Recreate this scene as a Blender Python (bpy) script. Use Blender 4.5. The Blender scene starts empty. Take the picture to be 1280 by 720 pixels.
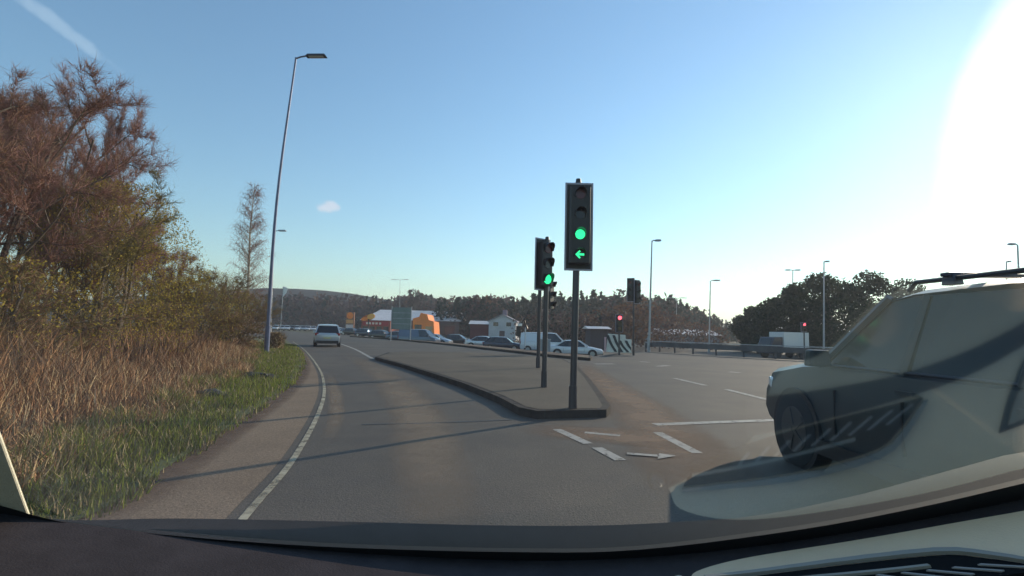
import bpy, bmesh, math, random
from math import sin, cos, tan, radians, pi, sqrt, atan2
from mathutils import Vector, Matrix, noise
random.seed(7)
SC = bpy.context.scene
COL = SC.collection

# ------------------------------------------------------------------ camera
FPX = 620.0
CAMH = 1.30
PITCH, ROLL = radians(5.07), radians(-1.45)
Fv = Vector((0, cos(PITCH), sin(PITCH))); U0 = Vector((0, -sin(PITCH), cos(PITCH))); X0 = Vector((1, 0, 0))
Xv = X0*cos(ROLL) - U0*sin(ROLL); Uv = U0*cos(ROLL) + X0*sin(ROLL)
cam_data = bpy.data.cameras.new('camera'); cam = bpy.data.objects.new('camera', cam_data); COL.objects.link(cam)
m3 = Matrix((Xv, Uv, -Fv)).transposed()
cam.matrix_world = Matrix.Translation((0, 0, CAMH)) @ m3.to_4x4()
cam_data.sensor_width = 36; cam_data.lens = FPX/1280*36
cam_data.clip_start = 0.005; cam_data.clip_end = 6000
SC.camera = cam

# ------------------------------------------------------------------ light
SUN_AZ, SUN_EL = radians(46), radians(20)       # azimuth to the right of the view direction (+Y)
world = bpy.data.worlds.new('World'); SC.world = world; world.use_nodes = True
nt = world.node_tree; N = nt.nodes; L = nt.links; N.clear()
sky = N.new('ShaderNodeTexSky'); sky.sky_type = 'NISHITA'; sky.sun_disc = False
sky.sun_elevation = SUN_EL; sky.sun_rotation = SUN_AZ
sky.air_density = 1.35; sky.dust_density = 0.11; sky.ozone_density = 2.0
bg = N.new('ShaderNodeBackground'); bg.inputs['Strength'].default_value = 0.13
wo = N.new('ShaderNodeOutputWorld')
tc = N.new('ShaderNodeTexCoord')
def sky_patch(base, center, axis, len_, wid, col, amt, nscale):
    """soft cloud, or glare painted at the sun, around a sky direction: elongated gaussian broken by noise"""
    c = center.normalized(); a = (axis - axis.dot(c)*c).normalized(); b = c.cross(a)
    def dot(v, s):
        d = N.new('ShaderNodeVectorMath'); d.operation = 'DOT_PRODUCT'; L.new(tc.outputs['Generated'], d.inputs[0]); d.inputs[1].default_value = v
        m = N.new('ShaderNodeMath'); m.operation = 'DIVIDE'; L.new(d.outputs['Value'], m.inputs[0]); m.inputs[1].default_value = s
        p = N.new('ShaderNodeMath'); p.operation = 'MULTIPLY'; L.new(m.outputs[0], p.inputs[0]); L.new(m.outputs[0], p.inputs[1]); return p.outputs[0]
    s = N.new('ShaderNodeMath'); s.operation = 'ADD'; L.new(dot(a, len_), s.inputs[0]); L.new(dot(b, wid), s.inputs[1])
    ns = N.new('ShaderNodeTexNoise'); ns.inputs['Scale'].default_value = nscale; ns.inputs['Detail'].default_value = 5; L.new(tc.outputs['Generated'], ns.inputs['Vector'])
    s2 = N.new('ShaderNodeMath'); s2.operation = 'MULTIPLY_ADD'; L.new(ns.outputs['Fac'], s2.inputs[0]); s2.inputs[1].default_value = 2.2; L.new(s.outputs[0], s2.inputs[2])
    mr = N.new('ShaderNodeMapRange'); mr.interpolation_type = 'SMOOTHSTEP'; L.new(s2.outputs[0], mr.inputs['Value'])
    mr.inputs['From Min'].default_value = 2.4; mr.inputs['From Max'].default_value = 1.0; mr.inputs['To Min'].default_value = 0; mr.inputs['To Max'].default_value = amt
    dd = N.new('ShaderNodeVectorMath'); dd.operation = 'DOT_PRODUCT'; L.new(tc.outputs['Generated'], dd.inputs[0]); dd.inputs[1].default_value = c
    gt = N.new('ShaderNodeMath'); gt.operation = 'GREATER_THAN'; L.new(dd.outputs['Value'], gt.inputs[0]); gt.inputs[1].default_value = 0
    mu = N.new('ShaderNodeMath'); mu.operation = 'MULTIPLY'; L.new(mr.outputs[0], mu.inputs[0]); L.new(gt.outputs[0], mu.inputs[1])
    mx = N.new('ShaderNodeMix'); mx.data_type = 'RGBA'; L.new(mu.outputs[0], mx.inputs[0]); L.new(base, mx.inputs[6]); mx.inputs[7].default_value = (*col, 1)
    return mx.outputs[2]
def ray(px, py): return Xv*((px-640)/FPX) + Fv + Uv*((360-py)/FPX)
_t = N.new('ShaderNodeVectorMath'); _t.operation = 'MULTIPLY'; L.new(sky.outputs[0], _t.inputs[0]); _t.inputs[1].default_value = (.84, 1.03, 1.13)
o_ = _t.outputs[0]
o_ = sky_patch(o_, ray(411, 259), Xv, 0.022, 0.012, (7.0, 5.8, 5.8), 0.4, 60)
o_ = sky_patch(o_, ray(72, 30), ray(110, 60)-ray(40, 8), 0.075, 0.010, (5.5, 6.6, 7.4), 0.2, 40)
_s = Vector((sin(SUN_AZ)*cos(SUN_EL), cos(SUN_AZ)*cos(SUN_EL), sin(SUN_EL)))
o_ = sky_patch(o_, _s, Xv, 0.06, 0.19, (11, 11, 10.8), 0.75, 3)  # white glare round the sun, painted into the sky colour
L.new(o_, bg.inputs['Color']); L.new(bg.outputs[0], wo.inputs['Surface'])
sd = bpy.data.lights.new('sun', 'SUN'); sd.energy = 3.6; sd.angle = radians(0.5); sd.color = (1, .83, .62)
sun = bpy.data.objects.new('sun', sd); COL.objects.link(sun)
SUND = Vector((sin(SUN_AZ)*cos(SUN_EL), cos(SUN_AZ)*cos(SUN_EL), sin(SUN_EL)))
sun.rotation_euler = SUND.to_track_quat('Z', 'Y').to_euler(); sun.location = (0, 0, 60)
vs = SC.view_settings; vs.view_transform = 'Standard'; vs.look = 'None'; vs.gamma = 1; vs.exposure = 0.35
SC.render.engine = 'CYCLES'
SC.cycles.max_bounces = 10; SC.cycles.transparent_max_bounces = 16; SC.cycles.volume_bounces = 0

# ------------------------------------------------------------------ layout helpers (distances recovered from the photograph)
def sstep(t): t = max(0, min(1, t)); return t*t*(3-2*t)
DROP = [(-400, 900), (-110, 290), (-60, 150), (-24, 76), (-5.8, 48), (2.7, 31), (5, 29), (9, 40), (12, 40), (16, 33), (30, 26), (80, 22), (900, 20)]
def drop_y(x):
    for (a, b), (c, d) in zip(DROP, DROP[1:]):
        if a <= x <= c: return b + (d-b)*(x-a)/(c-a)
    return 900
def H(x, y):
    """ground level: the far carriageway lies 0.7 m lower than the near one"""
    return -(.15+.55*sstep((x+30)/22))*sstep((y-drop_y(x))/5.0)
def gp(px, py, z=0.0):
    r = ray(px, py); t = (z-CAMH)/r.z; return Vector((r.x*t, r.y*t, z))
def at(px, py, Y):
    r = ray(px, py); t = Y/r.y; return Vector((r.x*t, Y, CAMH+r.z*t))

# ------------------------------------------------------------------ materials
MATS = {}
def mat(name, col, rough=.6, metal=0, var=0, scale=3, bump=0, bscale=40, col2=None, emit=None, estr=0, spec=.5, detail=6, coat=0):
    if name in MATS: return MATS[name]
    m = bpy.data.materials.new(name); m.use_nodes = True; n = m.node_tree.nodes; l = m.node_tree.links; b = n['Principled BSDF']
    b.inputs['Base Color'].default_value = (*col, 1); b.inputs['Roughness'].default_value = rough; b.inputs['Metallic'].default_value = metal
    b.inputs['Specular IOR Level'].default_value = spec; b.inputs['Coat Weight'].default_value = coat
    tcn = n.new('ShaderNodeTexCoord')
    if var or col2:
        ns = n.new('ShaderNodeTexNoise'); ns.inputs['Scale'].default_value = scale; ns.inputs['Detail'].default_value = detail; ns.inputs['Roughness'].default_value = .65
        l.new(tcn.outputs['Object'], ns.inputs['Vector'])
        rp = n.new('ShaderNodeValToRGB'); rp.color_ramp.elements[0].position = .34; rp.color_ramp.elements[1].position = .66
        c2 = col2 or tuple(c*(1+var) for c in col); c1 = col if col2 else tuple(c*(1-var) for c in col)
        rp.color_ramp.elements[0].color = (*c1, 1); rp.color_ramp.elements[1].color = (*c2, 1)
        l.new(ns.outputs['Fac'], rp.inputs['Fac']); l.new(rp.outputs[0], b.inputs['Base Color'])
    if bump:
        nb = n.new('ShaderNodeTexNoise'); nb.inputs['Scale'].default_value = bscale; nb.inputs['Detail'].default_value = 4
        l.new(tcn.outputs['Object'], nb.inputs['Vector'])
        bp = n.new('ShaderNodeBump'); bp.inputs['Strength'].default_value = bump; bp.inputs['Distance'].default_value = .02
        l.new(nb.outputs['Fac'], bp.inputs['Height']); l.new(bp.outputs[0], b.inputs['Normal'])
    if emit: b.inputs['Emission Color'].default_value = (*emit, 1); b.inputs['Emission Strength'].default_value = estr
    MATS[name] = m; return m
def leafmat(name, col, var=.35, scale=.8):
    m = mat(name, col, .7, var=var, scale=scale, spec=.2); n = m.node_tree.nodes; l = m.node_tree.links; b = n['Principled BSDF']
    tr = n.new('ShaderNodeBsdfTranslucent'); tr.inputs['Color'].default_value = (*[min(1, c*1.3) for c in col], 1)
    mx = n.new('ShaderNodeMixShader'); mx.inputs[0].default_value = .35
    l.new(b.outputs[0], mx.inputs[1]); l.new(tr.outputs[0], mx.inputs[2]); l.new(mx.outputs[0], n['Material Output'].inputs['Surface']); return m

# ------------------------------------------------------------------ mesh helpers
def setp(o, label=None, cat=None, group=None, kind=None):
    for k, v in (('label', label), ('category', cat), ('group', group), ('kind', kind)):
        if v: o[k] = v
    return o
class MB:
    def __init__(s): s.v = []; s.f = []; s.mi = []; s.cur = 0
    def face(s, idx): s.f.append(idx); s.mi.append(s.cur)
    def poly(s, pts):
        b = len(s.v); s.v += [tuple(p) for p in pts]; s.face(tuple(range(b, b+len(pts))))
    def box(s, c, d, rot=0, M=None, taper=1):
        b = len(s.v); hx, hy, hz = d[0]/2, d[1]/2, d[2]/2
        for z in (-1, 1):
            k = taper if z > 0 else 1
            for x, y in ((-1, -1), (1, -1), (1, 1), (-1, 1)):
                p = Vector((x*hx*k, y*hy*k, z*hz))
                if rot: p.rotate(Matrix.Rotation(rot, 3, 'Z'))
                if M: p = M @ p
                s.v.append(tuple(p+Vector(c)))
        for q in ((0, 3, 2, 1), (4, 5, 6, 7), (0, 1, 5, 4), (1, 2, 6, 5), (2, 3, 7, 6), (3, 0, 4, 7)): s.face(tuple(b+i for i in q))
    def tube(s, pts, rads, n=8, cap=True):
        pts = [Vector(p) for p in pts]
        if not hasattr(rads, '__len__'): rads = [rads]*len(pts)
        b = len(s.v); k = len(pts)
        for i, p in enumerate(pts):
            t = (pts[min(i+1, k-1)]-pts[max(i-1, 0)])
            if t.length < 1e-9: t = Vector((0, 0, 1))
            t.normalize(); a = t.orthogonal() if abs(t.z) > .95 or i == 0 else t.cross(Vector((0, 0, 1)))
            if abs(t.z) <= .95: a = t.cross(Vector((0, 0, 1)))
            else: a = t.cross(Vector((0, 1, 0)))
            a.normalize(); c = t.cross(a)
            for j in range(n):
                w = 2*pi*j/n; s.v.append(tuple(p+(a*cos(w)+c*sin(w))*rads[i]))
        for i in range(k-1):
            for j in range(n):
                q = (j+1) % n; s.face((b+i*n+j, b+i*n+q, b+(i+1)*n+q, b+(i+1)*n+j))
        if cap: s.face(tuple(b+j for j in range(n-1, -1, -1))); s.face(tuple(b+(k-1)*n+j for j in range(n)))
    def cyl(s, c, r, h, axis='Z', n=24, r2=None):
        ax = {'X': Vector((1, 0, 0)), 'Y': Vector((0, 1, 0)), 'Z': Vector((0, 0, 1))}[axis] if isinstance(axis, str) else axis.normalized()
        c = Vector(c); s.tube([c-ax*h/2, c+ax*h/2], [r, r if r2 is None else r2], n)
    def prism(s, outline, d):
        """outline: 3D points; extruded by vector d"""
        b = len(s.v); n = len(outline); d = Vector(d)
        s.v += [tuple(p) for p in outline]; s.v += [tuple(Vector(p)+d) for p in outline]
        s.face(tuple(range(b+n-1, b-1, -1))); s.face(tuple(range(b+n, b+2*n)))
        for i in range(n): j = (i+1) % n; s.face((b+i, b+j, b+n+j, b+n+i))
    def build(s, name, m, parent=None, smooth=False, bevel=0, loc=None):
        me = bpy.data.meshes.new(name); me.from_pydata(s.v, [], s.f)
        ms = m if isinstance(m, (list, tuple)) else [m]
        for q in ms: me.materials.append(q)
        if len(ms) > 1: me.polygons.foreach_set('material_index', [min(i, len(ms)-1) for i in s.mi])
        me.update()
        bm = bmesh.new(); bm.from_mesh(me)
        if len(bm.faces) < 60000: bmesh.ops.recalc_face_normals(bm, faces=bm.faces)
        if bevel: bmesh.ops.bevel(bm, geom=[e for e in bm.edges if e.is_manifold and e.calc_face_angle(0) > .5], offset=bevel, segments=2, affect='EDGES', profile=.6)
        bm.to_mesh(me); bm.free()
        if smooth:
            me.shade_smooth()
            if smooth != 'all': me.set_sharp_from_angle(angle=radians(38))
        o = bpy.data.objects.new(name, me); COL.objects.link(o)
        if parent: o.parent = parent
        if loc: o.location = loc
        return o
def empty(name, loc=(0, 0, 0), rz=0, label=None, cat=None, group=None, kind=None):
    o = bpy.data.objects.new(name, None); COL.objects.link(o); o.location = loc; o.rotation_euler.z = rz; o.empty_display_size = .1
    return setp(o, label, cat, group, kind)
def copy_tree(o, parent=None):
    c = o.copy(); COL.objects.link(c); c.parent = parent
    for ch in list(o.children): copy_tree(ch, c)
    return c
def catmull(pts, n=8):
    P = [Vector(p) for p in pts]; P = [P[0]*2-P[1]] + P + [P[-1]*2-P[-2]]; out = []
    for i in range(1, len(P)-2):
        a, b, c, d = P[i-1:i+3]
        for k in range(n):
            t = k/n; out.append(.5*((2*b)+(c-a)*t+(2*a-5*b+4*c-d)*t*t+(-a+3*b-3*c+d)*t**3))
    out.append(P[-2]); return out
def sheet(name, pts, m, dz, step=2.5, kind='structure', skirt=0, parent=None, uv=None):
    """flat polygon draped over the ground, cut on a grid so that it follows the levels"""
    bm = bmesh.new(); vs_ = [bm.verts.new((p[0], p[1], 0)) for p in pts]; bm.faces.new(vs_)
    bmesh.ops.triangulate(bm, faces=bm.faces[:])
    xs = [p[0] for p in pts]; ys = [p[1] for p in pts]
    for k in range(int(min(xs)//step)+1, int(max(xs)//step)+1):
        bmesh.ops.bisect_plane(bm, geom=bm.verts[:]+bm.edges[:]+bm.faces[:], plane_co=(k*step, 0, 0), plane_no=(1, 0, 0))
    for k in range(int(min(ys)//step)+1, int(max(ys)//step)+1):
        bmesh.ops.bisect_plane(bm, geom=bm.verts[:]+bm.edges[:]+bm.faces[:], plane_co=(0, k*step, 0), plane_no=(0, 1, 0))
    for v in bm.verts: v.co.z = H(v.co.x, v.co.y)+dz
    bmesh.ops.recalc_face_normals(bm, faces=bm.faces)
    if bm.faces[:] and sum(f.normal.z for f in bm.faces) < 0: bmesh.ops.reverse_faces(bm, faces=bm.faces)
    if skirt:
        ee = [e for e in bm.edges if e.is_boundary]; r = bmesh.ops.extrude_edge_only(bm, edges=ee)
        for g in r['geom']:
            if isinstance(g, bmesh.types.BMVert): g.co.z -= skirt
    me = bpy.data.meshes.new(name); bm.to_mesh(me); bm.free(); me.materials.append(m)
    o = bpy.data.objects.new(name, me); COL.objects.link(o)
    if kind: o['kind'] = kind
    if parent: o.parent = parent
    return o
def ribbon(name, pts, width, m, dz, kind='structure', n=6, curve=True):
    """strip along a ground polyline with UVs (u along, v across)"""
    P = catmull([Vector((p[0], p[1], 0)) for p in pts], n) if curve and len(pts) > 2 else [Vector((p[0], p[1], 0)) for p in pts]
    me = bpy.data.meshes.new(name); V = []; F = []; UVs = []
    W = width if hasattr(width, '__len__') else [width]*2
    tot = len(P)-1
    for i, p in enumerate(P):
        t = (P[min(i+1, tot)]-P[max(i-1, 0)]).normalized(); nn = Vector((-t.y, t.x, 0)); w = W[0]+(W[1]-W[0])*i/tot
        for s_ in (-.5, 0, .5):
            q = p+nn*w*s_; V.append((q.x, q.y, H(q.x, q.y)+dz)); UVs.append((i/tot, s_+.5))
    for i in range(tot):
        for k in (0, 1): F.append((i*3+k+1, i*3+k, (i+1)*3+k, (i+1)*3+k+1))
    me.from_pydata(V, [], F); ul = me.uv_layers.new(name='UVMap')
    for lp in me.loops: ul.data[lp.index].uv = UVs[lp.vertex_index]
    me.materials.append(m); me.update()
    o = bpy.data.objects.new(name, me); COL.objects.link(o)
    if kind: o['kind'] = kind
    return o

# ------------------------------------------------------------------ ground and roads
M_ground = mat('rough_ground', (.075, .055, .032), .95, col2=(.055, .07, .022), scale=.35, bump=.6, bscale=6)
M_verge = mat('verge_turf', (.07, .10, .022), .95, col2=(.13, .105, .05), scale=.9, bump=.8, bscale=14)
def road_mat(name, base, tint, rough=.8):
    m = bpy.data.materials.new(name); m.use_nodes = True; n = m.node_tree.nodes; l = m.node_tree.links; b = n['Principled BSDF']
    t = n.new('ShaderNodeTexCoord')
    a = n.new('ShaderNodeTexNoise'); a.inputs['Scale'].default_value = .35; a.inputs['Detail'].default_value = 8; a.inputs['Roughness'].default_value = .7
    g = n.new('ShaderNodeTexNoise'); g.inputs['Scale'].default_value = 45; g.inputs['Detail'].default_value = 3
    l.new(t.outputs['Object'], a.inputs['Vector']); l.new(t.outputs['Object'], g.inputs['Vector'])
    r = n.new('ShaderNodeValToRGB'); r.color_ramp.elements[0].position = .38; r.color_ramp.elements[1].position = .68
    r.color_ramp.elements[0].color = (*base, 1); r.color_ramp.elements[1].color = (*tint, 1); l.new(a.outputs['Fac'], r.inputs['Fac'])
    mg = n.new('ShaderNodeMapRange'); mg.inputs['From Min'].default_value = .3; mg.inputs['From Max'].default_value = .7; mg.inputs['To Min'].default_value = .72; mg.inputs['To Max'].default_value = 1.3
    l.new(g.outputs['Fac'], mg.inputs['Value'])
    vm = n.new('ShaderNodeVectorMath'); vm.operation = 'SCALE'; l.new(r.outputs[0], vm.inputs[0]); l.new(mg.outputs[0], vm.inputs['Scale']); l.new(vm.outputs[0], b.inputs['Base Color'])
    vo = n.new('ShaderNodeTexVoronoi'); vo.inputs['Scale'].default_value = 70; l.new(t.outputs['Object'], vo.inputs['Vector'])
    bp = n.new('ShaderNodeBump'); bp.inputs['Strength'].default_value = .5; bp.inputs['Distance'].default_value = .006; l.new(vo.outputs['Distance'], bp.inputs['Height']); l.new(bp.outputs[0], b.inputs['Normal'])
    b.inputs['Roughness'].default_value = rough; b.inputs['Specular IOR Level'].default_value = .35
    MATS[name] = m; return m
M_asph = road_mat('asphalt', (.062, .053, .043), (.105, .086, .063))
M_isl = road_mat('island_paving', (.068, .054, .038), (.108, .086, .058), .9)
M_dirt = road_mat('gritty_shoulder', (.155, .108, .070), (.23, .165, .108), .95)
def fade_mat(name, col, amt, scale=3.0, rough=.9):
    """colour that thins out towards the edge of its strip"""
    m = bpy.data.materials.new(name); m.use_nodes = True; n = m.node_tree.nodes; l = m.node_tree.links; b = n['Principled BSDF']
    b.inputs['Base Color'].default_value = (*col, 1); b.inputs['Roughness'].default_value = rough
    uv = n.new('ShaderNodeUVMap'); sp = n.new('ShaderNodeSeparateXYZ'); l.new(uv.outputs[0], sp.inputs[0])
    def bell(o):
        a = n.new('ShaderNodeMath'); a.operation = 'SUBTRACT'; a.inputs[0].default_value = 1; l.new(o, a.inputs[1])
        c = n.new('ShaderNodeMath'); c.operation = 'MULTIPLY'; l.new(o, c.inputs[0]); l.new(a.outputs[0], c.inputs[1])
        d = n.new('ShaderNodeMath'); d.operation = 'MULTIPLY'; l.new(c.outputs[0], d.inputs[0]); d.inputs[1].default_value = 4; return d.outputs[0]
    e = n.new('ShaderNodeMath'); e.operation = 'MULTIPLY'; l.new(bell(sp.outputs['X']), e.inputs[0]); l.new(bell(sp.outputs['Y']), e.inputs[1])
    t = n.new('ShaderNodeTexCoord'); ns = n.new('ShaderNodeTexNoise'); ns.inputs['Scale'].default_value = scale; ns.inputs['Detail'].default_value = 7; ns.inputs['Roughness'].default_value = .7; l.new(t.outputs['Object'], ns.inputs['Vector'])
    k = n.new('ShaderNodeMath'); k.operation = 'MULTIPLY'; l.new(e.outputs[0], k.inputs[0]); l.new(ns.outputs['Fac'], k.inputs[1])
    mr = n.new('ShaderNodeMapRange'); l.new(k.outputs[0], mr.inputs['Value']); mr.inputs['From Min'].default_value = .08; mr.inputs['From Max'].default_value = .5; mr.inputs['To Max'].default_value = amt
    l.new(mr.outputs[0], b.inputs['Alpha']); MATS[name] = m; return m
def paint_mat(name, col, wear=.5, scale=9):
    m = mat(name, col, .75, var=.12, scale=2); n = m.node_tree.nodes; l = m.node_tree.links; b = n['Principled BSDF']
    t = n.new('ShaderNodeTexCoord'); ns = n.new('ShaderNodeTexNoise'); ns.inputs['Scale'].default_value = scale; ns.inputs['Detail'].default_value = 8; ns.inputs['Roughness'].default_value = .75; l.new(t.outputs['Object'], ns.inputs['Vector'])
    mr = n.new('ShaderNodeMapRange'); l.new(ns.outputs['Fac'], mr.inputs['Value']); mr.inputs['From Min'].default_value = .36; mr.inputs['From Max'].default_value = .36+wear*.25
    mr.inputs['To Min'].default_value = .25; l.new(mr.outputs[0], b.inputs['Alpha']); return m
M_paint = paint_mat('worn_white_line', (.33, .31, .27))
M_paint_y = paint_mat('worn_edge_line', (.40, .35, .24), .9, 5)
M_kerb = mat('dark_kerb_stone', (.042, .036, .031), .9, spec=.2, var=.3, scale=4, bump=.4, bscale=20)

# base terrain to the horizon
def terrain():
    xs = sorted(set([-2500, -1600, -1000, -650, -400, -260, -180, -130] + [i*5 for i in range(-20, 25)] + [150, 200, 280, 400, 650, 1000, 1600, 2500]))
    ys = sorted(set([-60, -20, 0] + [i*2.5 for i in range(0, 45)] + [i*10 for i in range(11, 32)] + [360, 450, 600, 900, 1300, 1900, 2800, 4000]))
    V = [(x, y, H(x, y)-.03) for y in ys for x in xs]; nx = len(xs)
    F = [(j*nx+i, j*nx+i+1, (j+1)*nx+i+1, (j+1)*nx+i) for j in range(len(ys)-1) for i in range(nx-1)]
    me = bpy.data.meshes.new('ground'); me.from_pydata(V, [], F); me.materials.append(M_ground); me.update()
    o = bpy.data.objects.new('ground', me); COL.objects.link(o); o['kind'] = 'structure'
terrain()
verge_px = [(-60, 700), (110, 645), (200, 589), (289, 531), (347, 491), (372, 465), (376, 447), (368, 434), (356, 424)]
line_px = [(270, 690), (316, 635), (369, 571), (400, 512), (405, 482), (397, 458), (380, 437), (366, 427)]
VG = [gp(*p) for p in verge_px]; LN = [gp(*p) for p in line_px]
VGc = catmull(VG, 5); LNc = catmull(LN, 5)
far_left = [Vector((-35, 55, 0)), Vector((-58, 92, 0)), Vector((-110, 190, 0)), Vector((-160, 300, 0))]
edge = [Vector((-.55, 2.0, 0)) + (VG[0]-VG[0])] if False else []
road_left = [Vector((VG[0].x, 1.0, 0)), Vector((VG[0].x, -8, 0))]
asph = [Vector((-2.6, -8, 0))] + [Vector((-2.6, VGc[0].y-.4, 0))] + VGc + far_left + [Vector((-148, 302, 0)), Vector((-95, 190, 0)), Vector((-40, 100, 0)), Vector((30, 110, 0)), Vector((90, 110, 0)), Vector((90, -8, 0))]
sheet('road', asph, M_asph, .0)
# gritty shoulder between turf and edge line
sh = [p for p in VGc[2:-4]] + [p+Vector((-.12, 0, 0)) for p in reversed(LNc[3:-4])]
sheet('gravel_shoulder', sh, M_dirt, .004, step=5)
ribbon('edge_line', LN, .062, M_paint_y, .008)
ribbon('muddy_edge', [p+Vector((-.05, 0, 0)) for p in VG], [.9, .9], fade_mat('mud', (.10, .055, .032), .9, 2.5), .007)
# turf verge beside the road
tv = [Vector((-9, 2.0, 0))] + [p+Vector((.02, 0, 0)) for p in VGc[3:]] + [Vector((-33, 55, 0)), Vector((-40, 55, 0)), Vector((-22, 28, 0)), Vector((-14, 14, 0))]
sheet('grass_verge', tv, M_verge, .012, step=5)
# centre line and markings
def mark(name, pts, w): return ribbon(name, [gp(*p) for p in pts], w, M_paint, .006, curve=len(pts) > 2)
mark('centre_line', [(414, 426), (440, 435), (466, 448.5)], .16)
for a, b in (((696, 537), (735, 555)), ((746, 560), (776, 576))): mark('lane_dash', [a, b], .13)
mark('lane_dash', [(731, 541), (775, 545)], .10)
mark('stop_line', [(818, 531), (1010, 524)], .17)
mark('lane_dash', [(822, 541), (872, 567)], .13)
mark('lane_dash', [(843, 473), (882, 482)], .16); mark('lane_dash', [(908, 487), (960, 500)], .16)
mark('lane_dash', [(744, 455), (767, 455)], .35); mark('lane_dash', [(800, 452), (812, 453)], .3); mark('lane_dash', [(822, 458), (836, 457)], .3); mark('lane_dash', [(912, 465), (925, 466)], .3)
# painted arrow on the red surfacing
def arrow():
    ribbon('road_arrow', [gp(784, 568), gp(822, 571)], [.09, .09], M_paint, .012); sheet('road_arrow', [gp(824, 568), gp(846, 571), gp(822, 575)], M_paint, .012, step=5)
arrow()
M_red = fade_mat('rusty_antiskid', (.22, .135, .08), .75, 1.6)
ribbon('worn_red_surfacing', [gp(722, 448), gp(745, 470), gp(800, 510), gp(860, 575), gp(900, 640)], [1.2, 1.6], M_red, .004)
ribbon('worn_red_surfacing', [gp(640, 535), gp(930, 556)], [1.1, 1.5], M_red, .005)
M_tan = fade_mat('dusty_track', (.26, .19, .125), .6, 1.1)
ribbon('dusty_wheel_track', [gp(425, 438), gp(470, 462), gp(510, 500), gp(530, 545), gp(545, 610), gp(560, 700)], [1.3, .8], M_tan, .004)  # tan strip along the lane, thinning out to its edges and ends
ribbon('dusty_wheel_track', [gp(405, 560), gp(420, 520), gp(418, 490), gp(410, 465)], [.25, .4], M_tan, .004)
M_dark_line = mat('tar_seam', (.018, .018, .019), .6)
ribbon('tar_seam', [gp(452, 531), gp(540, 529), gp(640, 525)], .045, M_dark_line, .005)  # thin dark line across the lane
# centre island with kerb
isl_px = [(469, 450), (500, 459), (540, 472), (580, 486), (622, 504), (648, 519), (672, 524), (758, 522), (763, 517), (752, 500), (737, 479), (722, 462), (704, 452), (650, 447), (580, 443), (520, 442), (485, 443.5)]
ISL = [gp(*p) for p in isl_px]
icx = sum(p.x for p in ISL)/len(ISL); icy = sum(p.y for p in ISL)/len(ISL)
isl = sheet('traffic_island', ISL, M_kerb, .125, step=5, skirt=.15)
def inset(P, d):
    out = []; n = len(P)
    for i in range(n):
        a, b, c = P[i-1], P[i], P[(i+1) % n]; t1 = (b-a).normalized(); t2 = (c-b).normalized(); nn = (Vector((-t1.y, t1.x, 0))+Vector((-t2.y, t2.x, 0))).normalized()
        out.append(b+nn*d)
    return out
area = sum(ISL[i-1].x*ISL[i].y-ISL[i].x*ISL[i-1].y for i in range(len(ISL)))
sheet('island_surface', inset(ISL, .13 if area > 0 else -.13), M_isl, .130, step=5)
def kerb_joints():
    m = MB(); acc = 0
    for i in range(len(ISL)):
        a, b = ISL[i], ISL[(i+1) % len(ISL)]; d = (b-a).length; t = (b-a)/d; nn = Vector((-t.y, t.x, 0))*(1 if area > 0 else -1)
        while acc < d:
            p = a+t*acc+nn*.06; m.box(p+Vector((0, 0, .064)), (.012, .135, .128), rot=atan2(t.y, t.x)); acc += .915
        acc -= d
    o = m.build('kerb_joints', M_dark_line); o['kind'] = 'structure'
kerb_joints()
# far median
med_px = [(437, 421), (500, 425.5), (560, 431.5), (620, 438.5), (690, 446.5), (738, 451)]
MF = [gp(*p) for p in med_px]
MBk = [p+Vector((.6, 3.2, 0)) for p in MF]
med = MF+list(reversed(MBk))
M_redverge = mat('red_earth_verge', (.13, .062, .045), .95, col2=(.075, .07, .035), scale=.8)
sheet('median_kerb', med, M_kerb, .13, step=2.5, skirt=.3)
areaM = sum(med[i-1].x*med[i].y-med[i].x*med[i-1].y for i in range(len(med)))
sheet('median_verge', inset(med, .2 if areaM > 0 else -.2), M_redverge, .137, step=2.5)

# ------------------------------------------------------------------ hills
M_hill = mat('heath_hill', (.022, .016, .020), .95, col2=(.014, .019, .015), spec=0, scale=.02)
def hill(name, pxs, Y, depth):
    V = []; F = []
    n = len(pxs)
    for (px, py) in pxs:
        c = at(px, py, Y); V += [(c.x, Y-depth, -1.2), (c.x, Y-depth*.45, c.z*.55-.3), (c.x, Y, c.z), (c.x*1.05, Y+depth, -1)]
    for i in range(n-1):
        for k in range(3): F.append((i*4+k, (i+1)*4+k, (i+1)*4+k+1, i*4+k+1))
    me = bpy.data.meshes.new(name); me.from_pydata(V, [], F); me.materials.append(M_hill); me.update(); me.shade_smooth()
    o = bpy.data.objects.new(name, me); COL.objects.link(o); o['kind'] = 'structure'; return o
hill('distant_hill', [(60, 400), (200, 368), (330, 360), (370, 361), (405, 363), (440, 367), (475, 373), (510, 381), (600, 396), (700, 410), (760, 416)], 560, 260)

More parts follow.
